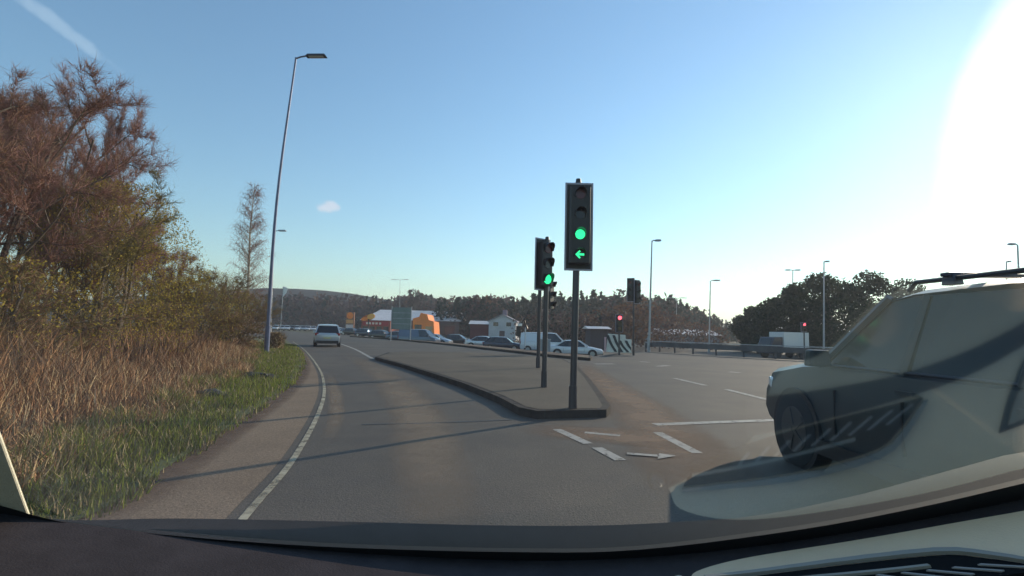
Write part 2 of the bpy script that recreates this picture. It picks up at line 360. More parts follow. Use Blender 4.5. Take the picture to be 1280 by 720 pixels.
# ------------------------------------------------------------------ vegetation
def rnd(a, b): return random.uniform(a, b)
def rdir(): 
    z = rnd(-1, 1); w = rnd(0, 2*pi); r = sqrt(1-z*z); return Vector((r*cos(w), r*sin(w), z))
M_twig = [mat('twig_purple', (.32, .16, .13), .8), mat('twig_brown', (.26, .14, .075), .8), mat('twig_olive', (.20, .16, .05), .8)]
M_bark = mat('bark_grey', (.12, .095, .07), .9, var=.4, scale=8); M_barkl = mat('bark_pale', (.42, .36, .28), .85, var=.3, scale=6)
def blade(mb, p, q, w):
    """a thin three-cornered twig"""
    d = (q-p); a = d.cross(Vector((rnd(-1, 1), rnd(-1, 1), rnd(-.3, .3))))
    if a.length < 1e-6: return
    a = a.normalized()*w*.5; b = len(mb.v); c = d.cross(a).normalized()*w*.5
    mb.v += [tuple(p+a), tuple(p-a*.5+c), tuple(p-a*.5-c), tuple(q)]
    mb.face((b, b+1, b+3)); mb.face((b+1, b+2, b+3)); mb.face((b+2, b, b+3))
def bare_tree(loc, h, spread, stems=1, twig=0, dens=1.0, name='bare_tree', label='', cat='tree', group=None, bark=None, tw=.013, up=.35, start=.25, seed=1, tfan=(24, 36), mixm=None, rad=None, extra=20000):
    random.seed(seed)
    t = MB(); c = MB(); root = empty(name, loc, 0, label, cat, group)
    def grow(p, d, ln, r, lvl):
        pts = [p]; rr = [r]; n = 4
        for i in range(n):
            d = (d + rdir()*.16 + Vector((0, 0, up*.12*(1 if lvl else .5)))).normalized()
            p = p+d*ln/n; pts.append(p); rr.append(max(r*(1-.6*(i+1)/n), .004))
        t.tube(pts, rr, 5 if lvl < 2 else 3, cap=False)
        if lvl >= 2:
            k = int(rnd(*tfan)*dens)
            for _ in range(k):
                i = random.randint(1, n); q = pts[i]; dd = (d*.8+rdir()*.75+Vector((0, 0, up))).normalized(); l2 = rnd(.3, .8)*ln*.75
                c.cur = random.choice(mixm) if mixm else twig
                mid = q+dd*l2*.5; e = mid+(dd+rdir()*.3+Vector((0, 0, .15))).normalized()*l2*.5
                blade(c, q, mid, tw*1.2); blade(c, mid, e, tw)
                for _ in range(3):
                    s0 = q.lerp(mid, rnd(.3, 1)); blade(c, s0, s0+(dd+rdir()*.7).normalized()*l2*rnd(.3, .5), tw*.75)
            return
        k = random.randint(5, 7) if lvl == 0 else random.randint(4, 6)
        for j in range(k):
            f = start+(1-start)*(j+rnd(.2, .9))/k if lvl == 0 else rnd(.3, 1)
            i = min(n-1, int(f*n)); q = pts[i].lerp(pts[i+1], f*n-i)
            sd = rdir(); sd = (sd-d*sd.dot(d)).normalized()
            dd = (d*rnd(.5, .9)+sd*rnd(.55, 1.0)*spread+Vector((0, 0, up*.5))).normalized()
            grow(q, dd, ln*(rnd(.42, .6) if lvl else rnd(.38, .52)*(1.15-f*.45)), rr[i]*.55, lvl+1)
    for s_ in range(stems):
        w = 2*pi*s_/stems+rnd(0, 1); d0 = Vector((cos(w)*.28, sin(w)*.28, 1)).normalized() if stems > 1 else Vector((0, 0, 1))
        grow(Vector((cos(w)*.15, sin(w)*.15, -.1)) if stems > 1 else Vector((0, 0, -.1)), d0, h*rnd(.8, .95), h*.014+.01, 0)
    nv = len(c.v)
    for _ in range(extra):
        p0 = Vector(c.v[random.randrange(nv)]); o0 = Vector((p0.x, p0.y, 0)).normalized(); c.cur = random.choice(mixm) if mixm else twig
        blade(c, p0, p0+(o0*.5+rdir()*.7+Vector((0, 0, .35))).normalized()*rnd(.15, .6), tw*.75)
    zm = sorted(v[2] for v in c.v)[int(len(c.v)*.985)]; rm = sorted(sqrt(v[0]**2+v[1]**2) for v in c.v)[int(len(c.v)*.97)]
    kz, kr = h/zm, (rad/rm if rad else 1)
    sq = lambda z: z if z < .85*h else .85*h+(z-.85*h)*.7
    for q in (t, c): q.v = [(v[0]*kr, v[1]*kr, sq(v[2]*kz)) for v in q.v]
    t.build('trunk', bark or M_bark, root); c.build('crown', M_twig, root)
    return root
def leafy(loc, h, r, ms, label, cat='tree', name='evergreen_tree', group=None, seed=1, n=5000, size=.22, trunk=True, zlow=.12, squash=1.0, lobes=14):
    """trunk, limbs and a crown of leaf clumps spread through uneven lobes"""
    random.seed(seed); root = empty(name, loc, 0, label, cat, group); t = MB(); c = MB()
    L_ = []
    for i in range(lobes):
        z = h*(zlow+(.92-zlow)*(i+.5)/lobes); k = sin(pi*min(1, (z/h-zlow*.4)/(1-zlow*.4)))**.6; w = rnd(0, 2*pi); q = r*k*rnd(.25, .75)
        L_.append((Vector((cos(w)*q, sin(w)*q, z)), r*rnd(.28, .5)*(0.6+.5*k)))
    t.tube([(0, 0, -.2), (rnd(-.1, .1), 0, h*.4), (rnd(-.2, .2), rnd(-.2, .2), h*.85)], [h*.022, h*.015, h*.005], 7)
    for p, q in L_: t.tube([(0, 0, p.z*.6), tuple(p*.6+Vector((0, 0, p.z*.25))), tuple(p)], [h*.008, h*.005, .01], 4)
    for i in range(n):
        p, q = random.choice(L_); d = rdir(); rr = q*(rnd(.25, 1)**.4)*rnd(.85, 1.12); a = p+Vector((d.x*rr, d.y*rr, d.z*rr*.75*squash))
        if a.z < .05: a.z = rnd(.05, .4)
        c.cur = random.choice([0, 0, 1]) if len(ms) > 1 else 0
        u = rdir()*size*rnd(.5, 1.1); v = u.cross(rdir()).normalized()*size*rnd(.3, .6)
        c.poly([a-u*.5, a+v*.5, a+u*.5, a-v*.5])
    t.build('trunk', M_bark, root); c.build('crown', ms, root); return root

G_ROW = 'bare trees on the left bank'
bare_tree((-11.0, 9.2, 0), 6.3, 1.15, 4, 0, 1.5, rad=3.0, label='tall leafless tree with pale stems at the left edge of the view', group=G_ROW, seed=11, bark=M_bark, mixm=[0, 1, 1])
bare_tree((-12.9, 12.4, 0), 8.4, 1.15, 4, 0, 1.7, rad=2.7, label='broad purple-twigged bare tree second from the left edge', group=G_ROW, seed=12, mixm=[0, 0, 1])
bare_tree((-14.4, 15.4, 0), 8.2, 1.15, 4, 0, 1.8, rad=2.4, label='purple-brown bare tree behind the olive willow bush', group=G_ROW, seed=13, mixm=[0, 0, 1])
bare_tree((-16.4, 19.5, 0), 7.0, 1.15, 4, 0, 1.8, rad=2.3, label='reddish bare tree ending the row with its lowest sloping outline', group=G_ROW, seed=14, mixm=[0, 0, 1])
bare_tree((-17.3, 23.5, 0), 5.8, 1.1, 4, 0, 1.6, rad=1.7, label='small reddish bare tree between the tall row and the low bushes', group=G_ROW, seed=15, mixm=[0, 1])
bare_tree((-12.1, 10.9, 0), 7.3, 1.15, 5, 0, 1.8, rad=3.0, label='dense red-brown bare tree filling the gap between the two leftmost trees', group=G_ROW, seed=17, mixm=[0, 1])
G_BUSH = 'bushes along the left bank'
M_will = [leafmat('willow_catkin', (.40, .30, .045)), leafmat('willow_catkin_dark', (.24, .18, .035))]
def bush(loc, h, r, seed, label, ms=None, name='bush', n=4200, size=.07, tm=[1, 2]):
    root = bare_tree(loc, h, 1.2, 5, 2, 1.0, label=label, cat='bush', group=G_BUSH, name=name, seed=seed, start=.1, mixm=tm, rad=r*.9, extra=1500)
    c = MB(); random.seed(seed+90)
    for i in range(n):
        w = rnd(0, 2*pi); z = rnd(.05, 1)**.8; q = r*sqrt(rnd(0, 1))*sin(pi*min(.98, z*.8+.15))**.6; a = Vector((cos(w)*q, sin(w)*q, z*h*.95))
        c.cur = random.choice([0, 1]); u = rdir()*size; v = u.cross(rdir()).normalized()*size*.5; c.poly([a-u*.5, a+v*.5, a+u*.5, a-v*.5])
    c.build('foliage', ms or M_will, root); return root
bush((-11.0, 13.6, 0), 5.4, 2.4, 21, 'olive-yellow willow bush glowing in front of the bare trees', name='willow_bush', n=17000, size=.06, tm=[2])
bush((-9.6, 9.4, 0), 2.6, 2.0, 22, 'tangled brown bush at the foot of the tallest bare trees', n=1500)
bush((-15.2, 23.5, 0), 3.6, 2.3, 23, 'dark olive bush just left of the birch', n=4500)
bush((-17.5, 28.5, 0), 4.6, 2.6, 24, 'rounded green-brown bush topped with a ragged tuft before the birch', n=6500)
bush((-17.6, 32.5, 0), 3.6, 2.4, 25, 'reddish brown bush behind the tall leaning lamp post', n=3500, ms=[M_twig[1], M_will[1]])
bush((-14.0, 19.0, 0), 2.2, 2.2, 26, 'low brown scrub in the gap below the reddish bare tree', n=2500, ms=[M_twig[1], M_will[1]])
bush((-14.6, 26.0, 0), 2.0, 2.0, 27, 'low rusty scrub right behind the reed bed', n=2500, ms=[M_twig[1], M_twig[1]])
# birch
def birch():
    random.seed(31); p = at(305, 404, 36); root = empty('birch_tree', (p.x, 36, 0), 0, 'slim pale-stemmed leafless birch standing alone above the bushes', 'tree')
    t = MB(); c = MB(); h = 11.8
    t.tube([(0, 0, -.1), (.1, 0, h*.35), (-.1, .1, h*.7), (.05, 0, h)], [.13, .1, .06, .012], 8)
    for i in range(150):
        f = rnd(.14, .97); q = Vector((rnd(-.05, .05), 0, h*f)); w = rnd(0, 2*pi); ln = (1-f)**.75*2.6*rnd(.6, 1.15)*(min(1, (f-.05)*3.2))+.25
        d = Vector((cos(w), sin(w), rnd(.6, 1.3))).normalized(); e = q+d*ln; t.tube([q, q+d*ln*.5, e], [.03*(1-f)+.008, .012, .004], 3, cap=False)
        for k in range(20):
            s0 = q.lerp(e, rnd(.25, 1)); dd = (d*.5+rdir()*.8+Vector((0, 0, -.15))).normalized(); c.cur = random.choice([0, 0, 1]); e1 = s0+dd*rnd(.25, .6); blade(c, s0, e1, .018); blade(c, e1, e1+(dd*.6+Vector((0, 0, -.7)))*rnd(.1, .35), .013)
    t.build('trunk', M_barkl, root); c.build('crown', M_twig, root)
birch()

# reeds, bracken and verge grass (uncountable)
M_reed = [mat('reed_straw', (.56, .39, .20), .8, var=.2), mat('reed_rust', (.38, .195, .09), .85, var=.25), mat('reed_brown', (.15, .09, .055), .9, var=.25)]
M_gr = [leafmat('grass_green', (.22, .25, .04)), leafmat('grass_dark', (.09, .10, .03)), mat('grass_straw', (.30, .23, .12), .8)]
def vedge(y):
    """x of the turf edge at distance y"""
    for a, b in zip(VGc, VGc[1:]):
        if min(a.y, b.y) <= y <= max(a.y, b.y) and abs(b.y-a.y) > 1e-6: return a.x+(b.x-a.x)*(y-a.y)/(b.y-a.y)
    return VGc[0].x if y < VGc[0].y else VGc[-1].x-(y-VGc[-1].y)*.62
def blades(name, n, place, ms, label, cat=None):
    mb = MB()
    for i in range(n):
        r = place()
        if not r: continue
        x, y, hgt, w, k, lean = r; a = rnd(0, pi); d = Vector((cos(a), sin(a), 0))*w*.5; l = Vector((rnd(-1, 1), rnd(-1, 1), 0))*lean*hgt
        p = Vector((x, y, -.02)); b = len(mb.v); m_ = p+l*.35+Vector((0, 0, hgt*.6)); t = p+l+Vector((0, 0, hgt)); mb.cur = k
        mb.v += [tuple(p-d), tuple(p+d), tuple(m_+d*.7), tuple(m_-d*.7), tuple(t)]; mb.face((b, b+1, b+2, b+3)); mb.face((b+3, b+2, b+4))
    o = mb.build(name, ms); setp(o, label, cat, None, 'stuff'); return o
def reed_off(y): return (.5+.06*y)*(1+.25*noise.noise(Vector((y*.35, 0, 3)))) 
def p_reed():
    y = 2.2+rnd(0, 1)**1.5*36; x0 = vedge(y)-reed_off(y); x = x0-rnd(0, 1)**1.3*(6+y*.25)
    if x < -1.25*y-3: return None
    e = min(1, (x0-x)/4.0); nn = noise.noise(Vector((x*.5, y*.5, 0)))
    hh = (.25+.85*e)*(.95+.4*nn)*rnd(.55, 1.15); k = random.choices([0, 1, 2], [1.5+2*nn+(1-e)*1.5, 5, 3])[0]
    return x, y, hh, rnd(.006, .016)*(1+y*.05), k, rnd(.15, .95)
random.seed(41)
blades('reed_bed', 95000, p_reed, M_reed, 'rusty brown reeds and dead bracken covering the left bank', 'reeds')
def p_grass():
    y = 2.0+rnd(0, 1)**1.8*34; e = vedge(y); t = rnd(-.05, 1)
    nn = noise.noise(Vector((y*1.2, t*2, 5))); x = e+.05-t*(reed_off(y)+.7)+nn*.1
    if t < .1 and rnd(0, 1) < .6: return None
    return x, y, rnd(.04, .14)*(1+1.3*t)*(1+.7*nn), rnd(.006, .012)*(1+y*.06), random.choices([0, 1, 2], [4.5 if y > 8 else 2.2, 4, 1.8+3.5*t])[0], rnd(.2, .8)
blades('verge_grass', 60000, p_grass, M_gr, 'short green grass along the road edge', 'grass')
def p_under():
    y = 3+rnd(0, 1)**1.3*40; x = vedge(y)-reed_off(y)-2-rnd(0, 1)*(8+.5*y)
    nn = noise.noise(Vector((x*.4, y*.4, 9)))
    return x, y, rnd(.3, 1.3)*(1+.4*nn), rnd(.01, .03)*(1+y*.03), random.choice([1, 2, 2]), .5
blades('dead_bracken', 40000, p_under, M_reed, 'dark dead bracken under the bare trees', 'bracken')

# small dark clods and debris on the verge
M_deb = mat('dark_debris', (.02, .02, .022), .7, var=.4, scale=12)
M_stone = mat('pale_stone', (.35, .33, .30), .85, var=.3, scale=10)
def lump(name, px, py, sx, sy, sz, m, label, cat, seed):
    random.seed(seed); p = gp(px, py); bm = bmesh.new(); bmesh.ops.create_icosphere(bm, subdivisions=3, radius=1)
    for v in bm.verts:
        k = 1+.35*noise.noise(v.co*1.7+Vector((seed, 0, 0)))+.15*noise.noise(v.co*5); v.co = Vector((v.co.x*sx*k, v.co.y*sy*k, max(-.05, v.co.z*sz*k)))
    me = bpy.data.meshes.new(name); bm.to_mesh(me); bm.free(); me.materials.append(m); me.shade_smooth(); me.set_sharp_from_angle(angle=.5)
    o = bpy.data.objects.new(name, me); COL.objects.link(o); o.location = (p.x, p.y, .03); return setp(o, label, cat)
lump('fallen_branch_clump', 262, 499, .35, .22, .13, M_deb, 'black debris lying on the green verge near the reeds', 'debris', 1)
lump('fallen_branch_clump', 322, 474, .45, .25, .14, M_deb, 'dark debris clump farther up the green verge', 'debris', 2)
lump('stone', 215, 510, .13, .1, .06, M_stone, 'small pale stone at the edge of the reeds', 'stone', 3)
lump('stone', 242, 507, .10, .1, .05, M_stone, 'smaller pale stone next to the black debris', 'stone', 4)

# far woods
M_wood = [leafmat('wood_conifer', (.018, .030, .024), .4, .2), leafmat('wood_bare', (.075, .050, .048), .4, .2), leafmat('wood_russet', (.11, .065, .045), .4, .2)]
def wood(name, rows, label, seed, ms=M_wood, size=1.2):
    """rows: (px0, px1, base distance, [(px, top py)...], weights, count)"""
    random.seed(seed); c = MB()
    for px0, px1, Y0, Y1, prof, wts, cnt in rows:
        for i in range(cnt):
            px = rnd(px0, px1); Y = rnd(Y0, Y1); py = None
            for (a, b), (e, f_) in zip(prof, prof[1:]):
                if a <= px <= e: py = b+(f_-b)*(px-a)/(e-a)
            if py is None: continue
            top = at(px, py+rnd(-2, 7), (Y0+Y1)/2); hh = (top.z+.7)*(1 if Y < (Y0+Y1)/2+10 else Y/((Y0+Y1)/2)); x = at(px, 415, Y).x; r = hh*rnd(.22, .36); k = random.choices([0, 1, 2], wts)[0]; c.cur = k
            for j in range(46 if k == 0 else 40):
                f = rnd(0.03, 1)**.8; rad = r*((1.02-f) if k == 0 else sqrt(max(0, 1-(f*1.7-.8)**2))+.05); w = rnd(0, 2*pi); q = rad*sqrt(rnd(.2, 1))
                a = Vector((x+cos(w)*q, Y+sin(w)*q, f*hh-.7)); u = rdir()*size*rnd(.5, 1.2)*hh/9; v = u.cross(rdir()).normalized()*size*rnd(.4, .8)*hh/9
                c.poly([a-u*.5, a+v*.5, a+u*.5, a-v*.5])
    o = c.build(name, ms); return setp(o, label, 'woods', None, 'stuff')
wood('conifer_wood', [(545, 935, 150, 230, [(545, 381), (600, 378), (630, 381), (680, 376), (720, 377), (755, 374), (790, 375), (840, 381), (880, 394), (915, 408), (935, 412)], [8, 1, .6], 950)], 'dark conifer wood across the far side of the junction', 51)
wood('bare_wood', [(480, 640, 240, 330, [(480, 382), (512, 372), (530, 370), (560, 378), (600, 376), (640, 378)], [1, 6, 1], 330)], 'purple-grey leafless woods behind the retail sheds', 52)
wood('hillside_wood', [(330, 500, 240, 420, [(330, 376), (400, 378), (450, 380), (500, 382)], [3, 5, 1.4], 420)], 'mixed dark trees at the foot of the distant hill', 53)
wood('russet_thicket', [(735, 905, 66, 95, [(735, 396), (790, 378), (815, 386), (850, 396), (905, 408)], [.4, 3, 5], 150), (648, 745, 78, 100, [(648, 392), (690, 388), (745, 396)], [2, 5, 1], 90)], 'russet leafless thicket behind the chevron blocks', 54, size=.9)
# single trees of the far scene
M_ever = [leafmat('evergreen_dark', (.022, .034, .016)), leafmat('evergreen_mid', (.040, .052, .024))]
G_EV = 'dark trees right of the junction'
for i, (px, top, Y, r, lab) in enumerate([
        (938, 384, 72, 3.6, 'lowest dark tree at the left end of the right-hand clump'),
        (968, 372, 66, 4.2, 'dark leafy tree right behind the white lorry'),
        (1003, 352, 62, 4.6, 'dark leafy tree under the forked lamp post'),
        (1040, 341, 58, 5.0, 'biggest dark tree of the right-hand clump behind the thin lamp post'),
        (1082, 340, 60, 4.8, 'dark tree rising behind the grey car\'s roof bars'),
        (1128, 352, 66, 5.0, 'dark tree mostly hidden by the grey car')]):
    p = at(px, 420, Y); t = at(px, top, Y); leafy((p.x, Y, -.7), t.z+.7, r, M_ever, lab, group=G_EV, seed=60+i, n=8500, size=.5, zlow=.06)
p = at(518, 400, 190); leafy((p.x, 190, -.7), at(518, 359, 190).z+.7, 5.5, [M_wood[1], M_wood[0]], 'tall dark tree standing above the skyline behind the big sign board', group=None, seed=71, n=2200, size=.8)
p = at(590, 400, 200); leafy((p.x, 200, -.7), at(588, 369, 200).z+.7, 7, [M_wood[1], M_wood[0]], 'round-topped grey tree on the skyline above the silver car', seed=72, n=1800, size=.9)
p = at(343, 425, 27); bush((p.x, 27, 0), 1.0, .55, 28, 'low twiggy bramble at the foot of the tall lamp post', n=900, ms=[M_twig[1], M_reed[0]], size=.1)

# ------------------------------------------------------------------ lamp posts
M_galv = mat('galvanised_steel', (.33, .34, .36), .5, .6, var=.15, scale=3); M_navy = mat('dark_post_paint', (.025, .027, .045), .45)
M_lampglass = mat('lamp_cover', (.6, .6, .58), .3)
def lamp(base, top, armdir, armlen, rad, label, dark=False, mid=None, fork=False):
    root = empty('street_lamp', base, 0, label, 'lamp post', 'street lamps around the junction'); b = Vector(base)
    t = top-b; md = (mid-b) if mid else t*.5
    m = MB(); pts = catmull([Vector((0, 0, -.1)), md, t], 6); m.tube(pts, [rad*(1-.5*i/(len(pts)-1)) for i in range(len(pts))], 10); m.build('post', M_galv if not dark else MATS['lamp_post_blue'], root, smooth=True)
    m = MB(); m.tube([(0, 0, -.05), (0, 0, 1.3)], [rad*1.35, rad*1.25], 10); m.build('base_sleeve', M_galv if not dark else MATS['lamp_post_blue'], root, smooth=True)
    dirs = [armdir] + ([-armdir] if fork else [])
    for d in dirs:
        a = MB(); e = t+d*armlen*.35+Vector((0, 0, armlen*.06)); a.tube([t-Vector((0, 0, .05)), t+d*armlen*.15+Vector((0, 0, .03)), e], rad*.45, 8); a.build('arm', M_galv if not dark else MATS['lamp_post_blue'], root, smooth=True)
        h = MB(); M = d.to_track_quat('X', 'Z').to_matrix(); w = max(.13, rad*2.4); L2 = armlen*.68; c = t+d*(armlen*.33+L2/2)+Vector((0, 0, armlen*.06))
        h.box(c, (L2, w*1.4, w*.55), M=M, taper=.8); hd = h.build('lamp_head', M_navy if dark else M_galv, root, bevel=w*.1)
        g = MB(); g.box(c+Vector((0, 0, -w*.32)), (L2*.7, w, w*.1), M=M); g.build('lens', M_lampglass, hd)
    return root
mat('lamp_post_blue', (.12, .14, .22), .45, .3, var=.2, scale=2)
bz = gp(333, 440, .12); Y1 = bz.y
lamp(Vector((bz.x, bz.y, 0)), at(370, 72, Y1), Vector((1, 0, .03)).normalized(), 1.45, .085, 'tall leaning lamp post on the left verge beside the road', dark=True, mid=at(346, 252, Y1))
def lampv(px, top, Y, arm, label, fork=False, px0=None, rad=.1, zb=None):
    t = at(px, top, Y); bx = at(px0 if px0 else px-1, 425, Y).x; lamp(Vector((bx, Y, H(bx, Y) if zb is None else zb)), t, Vector((1 if arm > 0 else -1, 0, .02)).normalized(), abs(arm), rad, label, fork=fork)
lampv(343, 289, 50, 1.2, 'smaller lamp post just behind the tall leaning one', px0=337, zb=0)
lampv(500, 350, 170, 3.0, 'faint twin-armed lamp post above the sign board', fork=True)
lampv(815, 301, 41, .75, 'pale lamp post rising from the thicket right of the chevron blocks', px0=811)
lampv(888, 351, 62, 1.2, 'lamp post between the thicket and the dark trees', px0=886)
lampv(991, 338, 66, 1.0, 'lamp post with a small forked head above the dark trees', fork=True)
lampv(1030, 327, 50, .5, 'thin lamp post in front of the biggest dark tree')
lampv(1272, 306, 39, -.7, 'lamp post at the right edge of the view in the sun glare', px0=1276)
lampv(1258, 327, 52, .4, 'small lamp post in the glare next to the right-edge lamp')
lampv(846, 373, 120, 2.4, 'faint distant lamp post over the conifer wood', fork=True)

# ------------------------------------------------------------------ traffic signals
M_black = mat('signal_black', (.012, .012, .014), .45); M_bord = mat('signal_white_edge', (.34, .33, .40), .5); M_pole = mat('signal_pole', (.05, .048, .055), .4, .3)
M_off = mat('dark_lens', (.02, .015, .015), .15); M_g = mat('green_light', (.02, .3, .1), .4, emit=(.03, 1.0, .35), estr=1.1); M_r = mat('red_light', (.4, .02, .02), .4, emit=(1, .12, .16), estr=2.0)
M_offr = mat('unlit_red_lens', (.09, .008, .01), .2)
G_SIG = 'traffic signals of the junction'
def disc(mb, c, r, d, n=20): mb.cyl(c, r, d, 'Y', n)
def head(parent, loc, rz, aspects, w=.32, bw=.46, board=True, R_=.10, sp=.36, lit=None, arrow=False, visors=True):
    """signal head whose lenses look along -Y before rotation"""
    hd = empty('signal_head', loc, rz); hd.parent = parent; H_ = sp*aspects
    b = MB(); b.box((0, .08, 0), (w, .16, H_-.04)); b.build('housing', M_black, hd, bevel=.02)
    if board:
        b = MB(); b.box((0, .17, 0), (bw-.05, .012, H_+.10)); b.build('backing_board', M_black, hd, bevel=.004)
        b = MB(); x = bw/2-.015; z = H_/2+.06
        for s in (-1, 1): b.box((s*x, .168, 0), (.03, .02, 2*z+.03)); b.box((0, .168, s*z), (bw-.06, .02, .03))
        b.build('white_border', M_bord, hd, bevel=.004)
    for i in range(aspects):
        z = H_/2-sp*(i+.5); l = MB(); disc(l, (0, -.005, z), R_, .02)
        k = lit.get(i) if lit else None
        if k == 'arrow':
            l.build('lens', M_off, hd, smooth=True)
            a = MB(); pr = lambda q: (q[0]*R_, -.022, z+q[1]*R_)
            a.prism([pr(q) for q in ((-.95, 0), (-.1, .85), (.12, .62), (-.3, .2), (.85, .2), (.85, -.2), (-.3, -.2), (.12, -.62), (-.1, -.85))], (0, .006, 0)); a.build('green_arrow', M_g, hd)
        else: l.build('lens', {'g': M_g, 'r': M_r}.get(k, M_offr if i == 0 else M_off), hd, smooth=True)
        if visors:
            v = MB(); n = 14; r = R_*1.12
            inner = []; 
            for j in range(n+1):
                w_ = radians(-25)+radians(230)*j/n; inner.append((cos(w_)*r, sin(w_)*r))
            for j in range(n):
                (x1, z1), (x2, z2) = inner[j], inner[j+1]; d1 = -.02-.14*(.35+.65*max(0, sin(radians(-25)+radians(230)*j/n))); d2 = -.02-.14*(.35+.65*max(0, sin(radians(-25)+radians(230)*(j+1)/n)))
                v.poly([(x1, 0, z+z1), (x2, 0, z+z2), (x2, d2, z+z2), (x1, d1, z+z1)]); v.poly([(x1*1.05, 0, z+z1*1.05), (x1*1.05, d1, z+z1*1.05), (x2*1.05, d2, z+z2*1.05), (x2*1.05, 0, z+z2*1.05)])
                v.poly([(x1, d1, z+z1), (x2, d2, z+z2), (x2*1.05, d2, z+z2*1.05), (x1*1.05, d1, z+z1*1.05)])
            v.build('visor', M_black, hd, smooth=True)
    return hd
def signal(base, top, label, pr=.055, cap=True):
    root = empty('traffic_signal', base, 0, label, 'traffic light', G_SIG); t = Vector(top)-Vector(base)
    m = MB(); m.tube([(0, 0, -.05), t*.5, t], [pr, pr, pr], 14); m.build('pole', M_pole, root, smooth=True)
    m = MB(); m.tube([(0, 0, 0), (0, 0, .35)], [pr*1.25, pr*1.2], 14); m.build('base_collar', M_pole, root, smooth=True)
    if cap: m = MB(); m.tube([t, t+Vector((0, 0, .07))], [pr*.9, pr*.7], 14); m.build('pole_cap', M_black, root, smooth=True)
    return root
IZ = .13
b1 = gp(716, 510, IZ); Y = b1.y; s1 = signal(b1, at(723, 229, Y), 'nearest traffic signal with green disc and green left arrow lit')
c = at(723, 284, Y); head(s1, Vector((c.x-b1.x, -.22, c.z-IZ)), 0, 4, w=.33, bw=.46*Y/8.0, sp=.325*Y/8.0*1.0, R_=.078*Y/8., lit={2: 'g', 3: 'arrow'})
b2 = gp(680, 484, IZ); Y = b2.y; s2 = signal(b2, at(684, 300, Y), 'middle traffic signal with angled head showing one green light')
c = at(685, 331, Y); head(s2, Vector((c.x-b2.x-.02, -.16, c.z-IZ)), radians(38), 3, w=.30, bw=.44, sp=.335, R_=.105, lit={2: 'g'})
b3 = gp(672.5, 460, IZ); Y = b3.y; s3 = signal(b3, at(675, 352, Y), 'farthest island signal pole with a small unlit head', pr=.06)
c = at(690, 369, Y); head(s3, Vector((c.x-b3.x, -.1, c.z-IZ)), radians(60), 3, w=.3, board=False, sp=.33, lit={})
def far_signal(px, pt, pb, Y, label, lit, rz=0, n=3, sc=1.0, pr=.06, twin=False):
    b = at(px, 430, Y); z = H(b.x, Y); base = Vector((b.x, Y, z)); s = signal(base, at(px, pt, Y), label, pr=pr)
    c = at(px, pt+(pb-pt)/2, Y); hh = (pb-pt)/FPX*Y
    if twin:
        for sx in (-1, 1): head(s, Vector((sx*.28, -.15, c.z-z-.06*sx)), sx*.5, n, w=.36, bw=.5, sp=hh/n, lit=lit)
    else: head(s, Vector((0, -.15, c.z-z)), rz, n, w=.36, bw=.5, sp=hh/n, lit=lit, R_=.13)
far_signal(792, 350, 377, 32, 'tall signal with back-to-back black heads above the thicket', {}, twin=True)
far_signal(774, 394, 414, 33, 'low traffic signal showing red beside the chevron blocks', {0: 'r'})
far_signal(1005, 404, 414, 47, 'traffic signal showing red near the grey car bonnet', {0: 'r'})

# ------------------------------------------------------------------ vehicles
M_tyre = mat('tyre_rubber', (.018, .018, .02), .85); M_rim = mat('wheel_rim', (.35, .36, .38), .35, .8)
M_glass = mat('car_window', (.012, .016, .02), .06, spec=.7); M_trim = mat('black_trim', (.016, .016, .018), .5)
M_tail = mat('tail_lamp', (.28, .012, .012), .2); M_headl = mat('head_lamp', (.75, .77, .8), .12, .2); M_plate = mat('number_plate', (.65, .6, .3), .5)
def paint(name, c, metal=.3): return mat('paint_'+name, c, .28, metal, coat=.6)
STY = {
 'hatch': dict(L=4.2, W=1.76, belt=.92, roof=1.47, bon=.88, front=[(2.1, .62), (1.95, .74), (1.3, .90), (.95, .93)], ws=(1.0, .28), roofx=(.28, -1.35), rear=(-1.35, -1.95), tail=.93),
 'suv': dict(L=4.5, W=1.86, belt=1.04, roof=1.66, bon=1.0, front=[(2.25, .78), (2.1, .92), (1.35, 1.03), (1.0, 1.06)], ws=(1.05, .35), roofx=(.35, -1.7), rear=(-1.7, -2.12), tail=1.05),
 'van': dict(L=5.0, W=1.95, belt=1.15, roof=2.0, bon=1.05, front=[(2.5, .8), (2.35, .98), (1.9, 1.12), (1.75, 1.15)], ws=(1.85, 1.0), roofx=(1.0, -2.4), rear=(-2.4, -2.48), tail=1.15),
 'saloon': dict(L=4.6, W=1.8, belt=.92, roof=1.43, bon=.85, front=[(2.3, .6), (2.15, .72), (1.35, .88), (1.0, .92)], ws=(1.05, .3), roofx=(.3, -1.0), rear=(-1.0, -1.75), tail=.98),
}
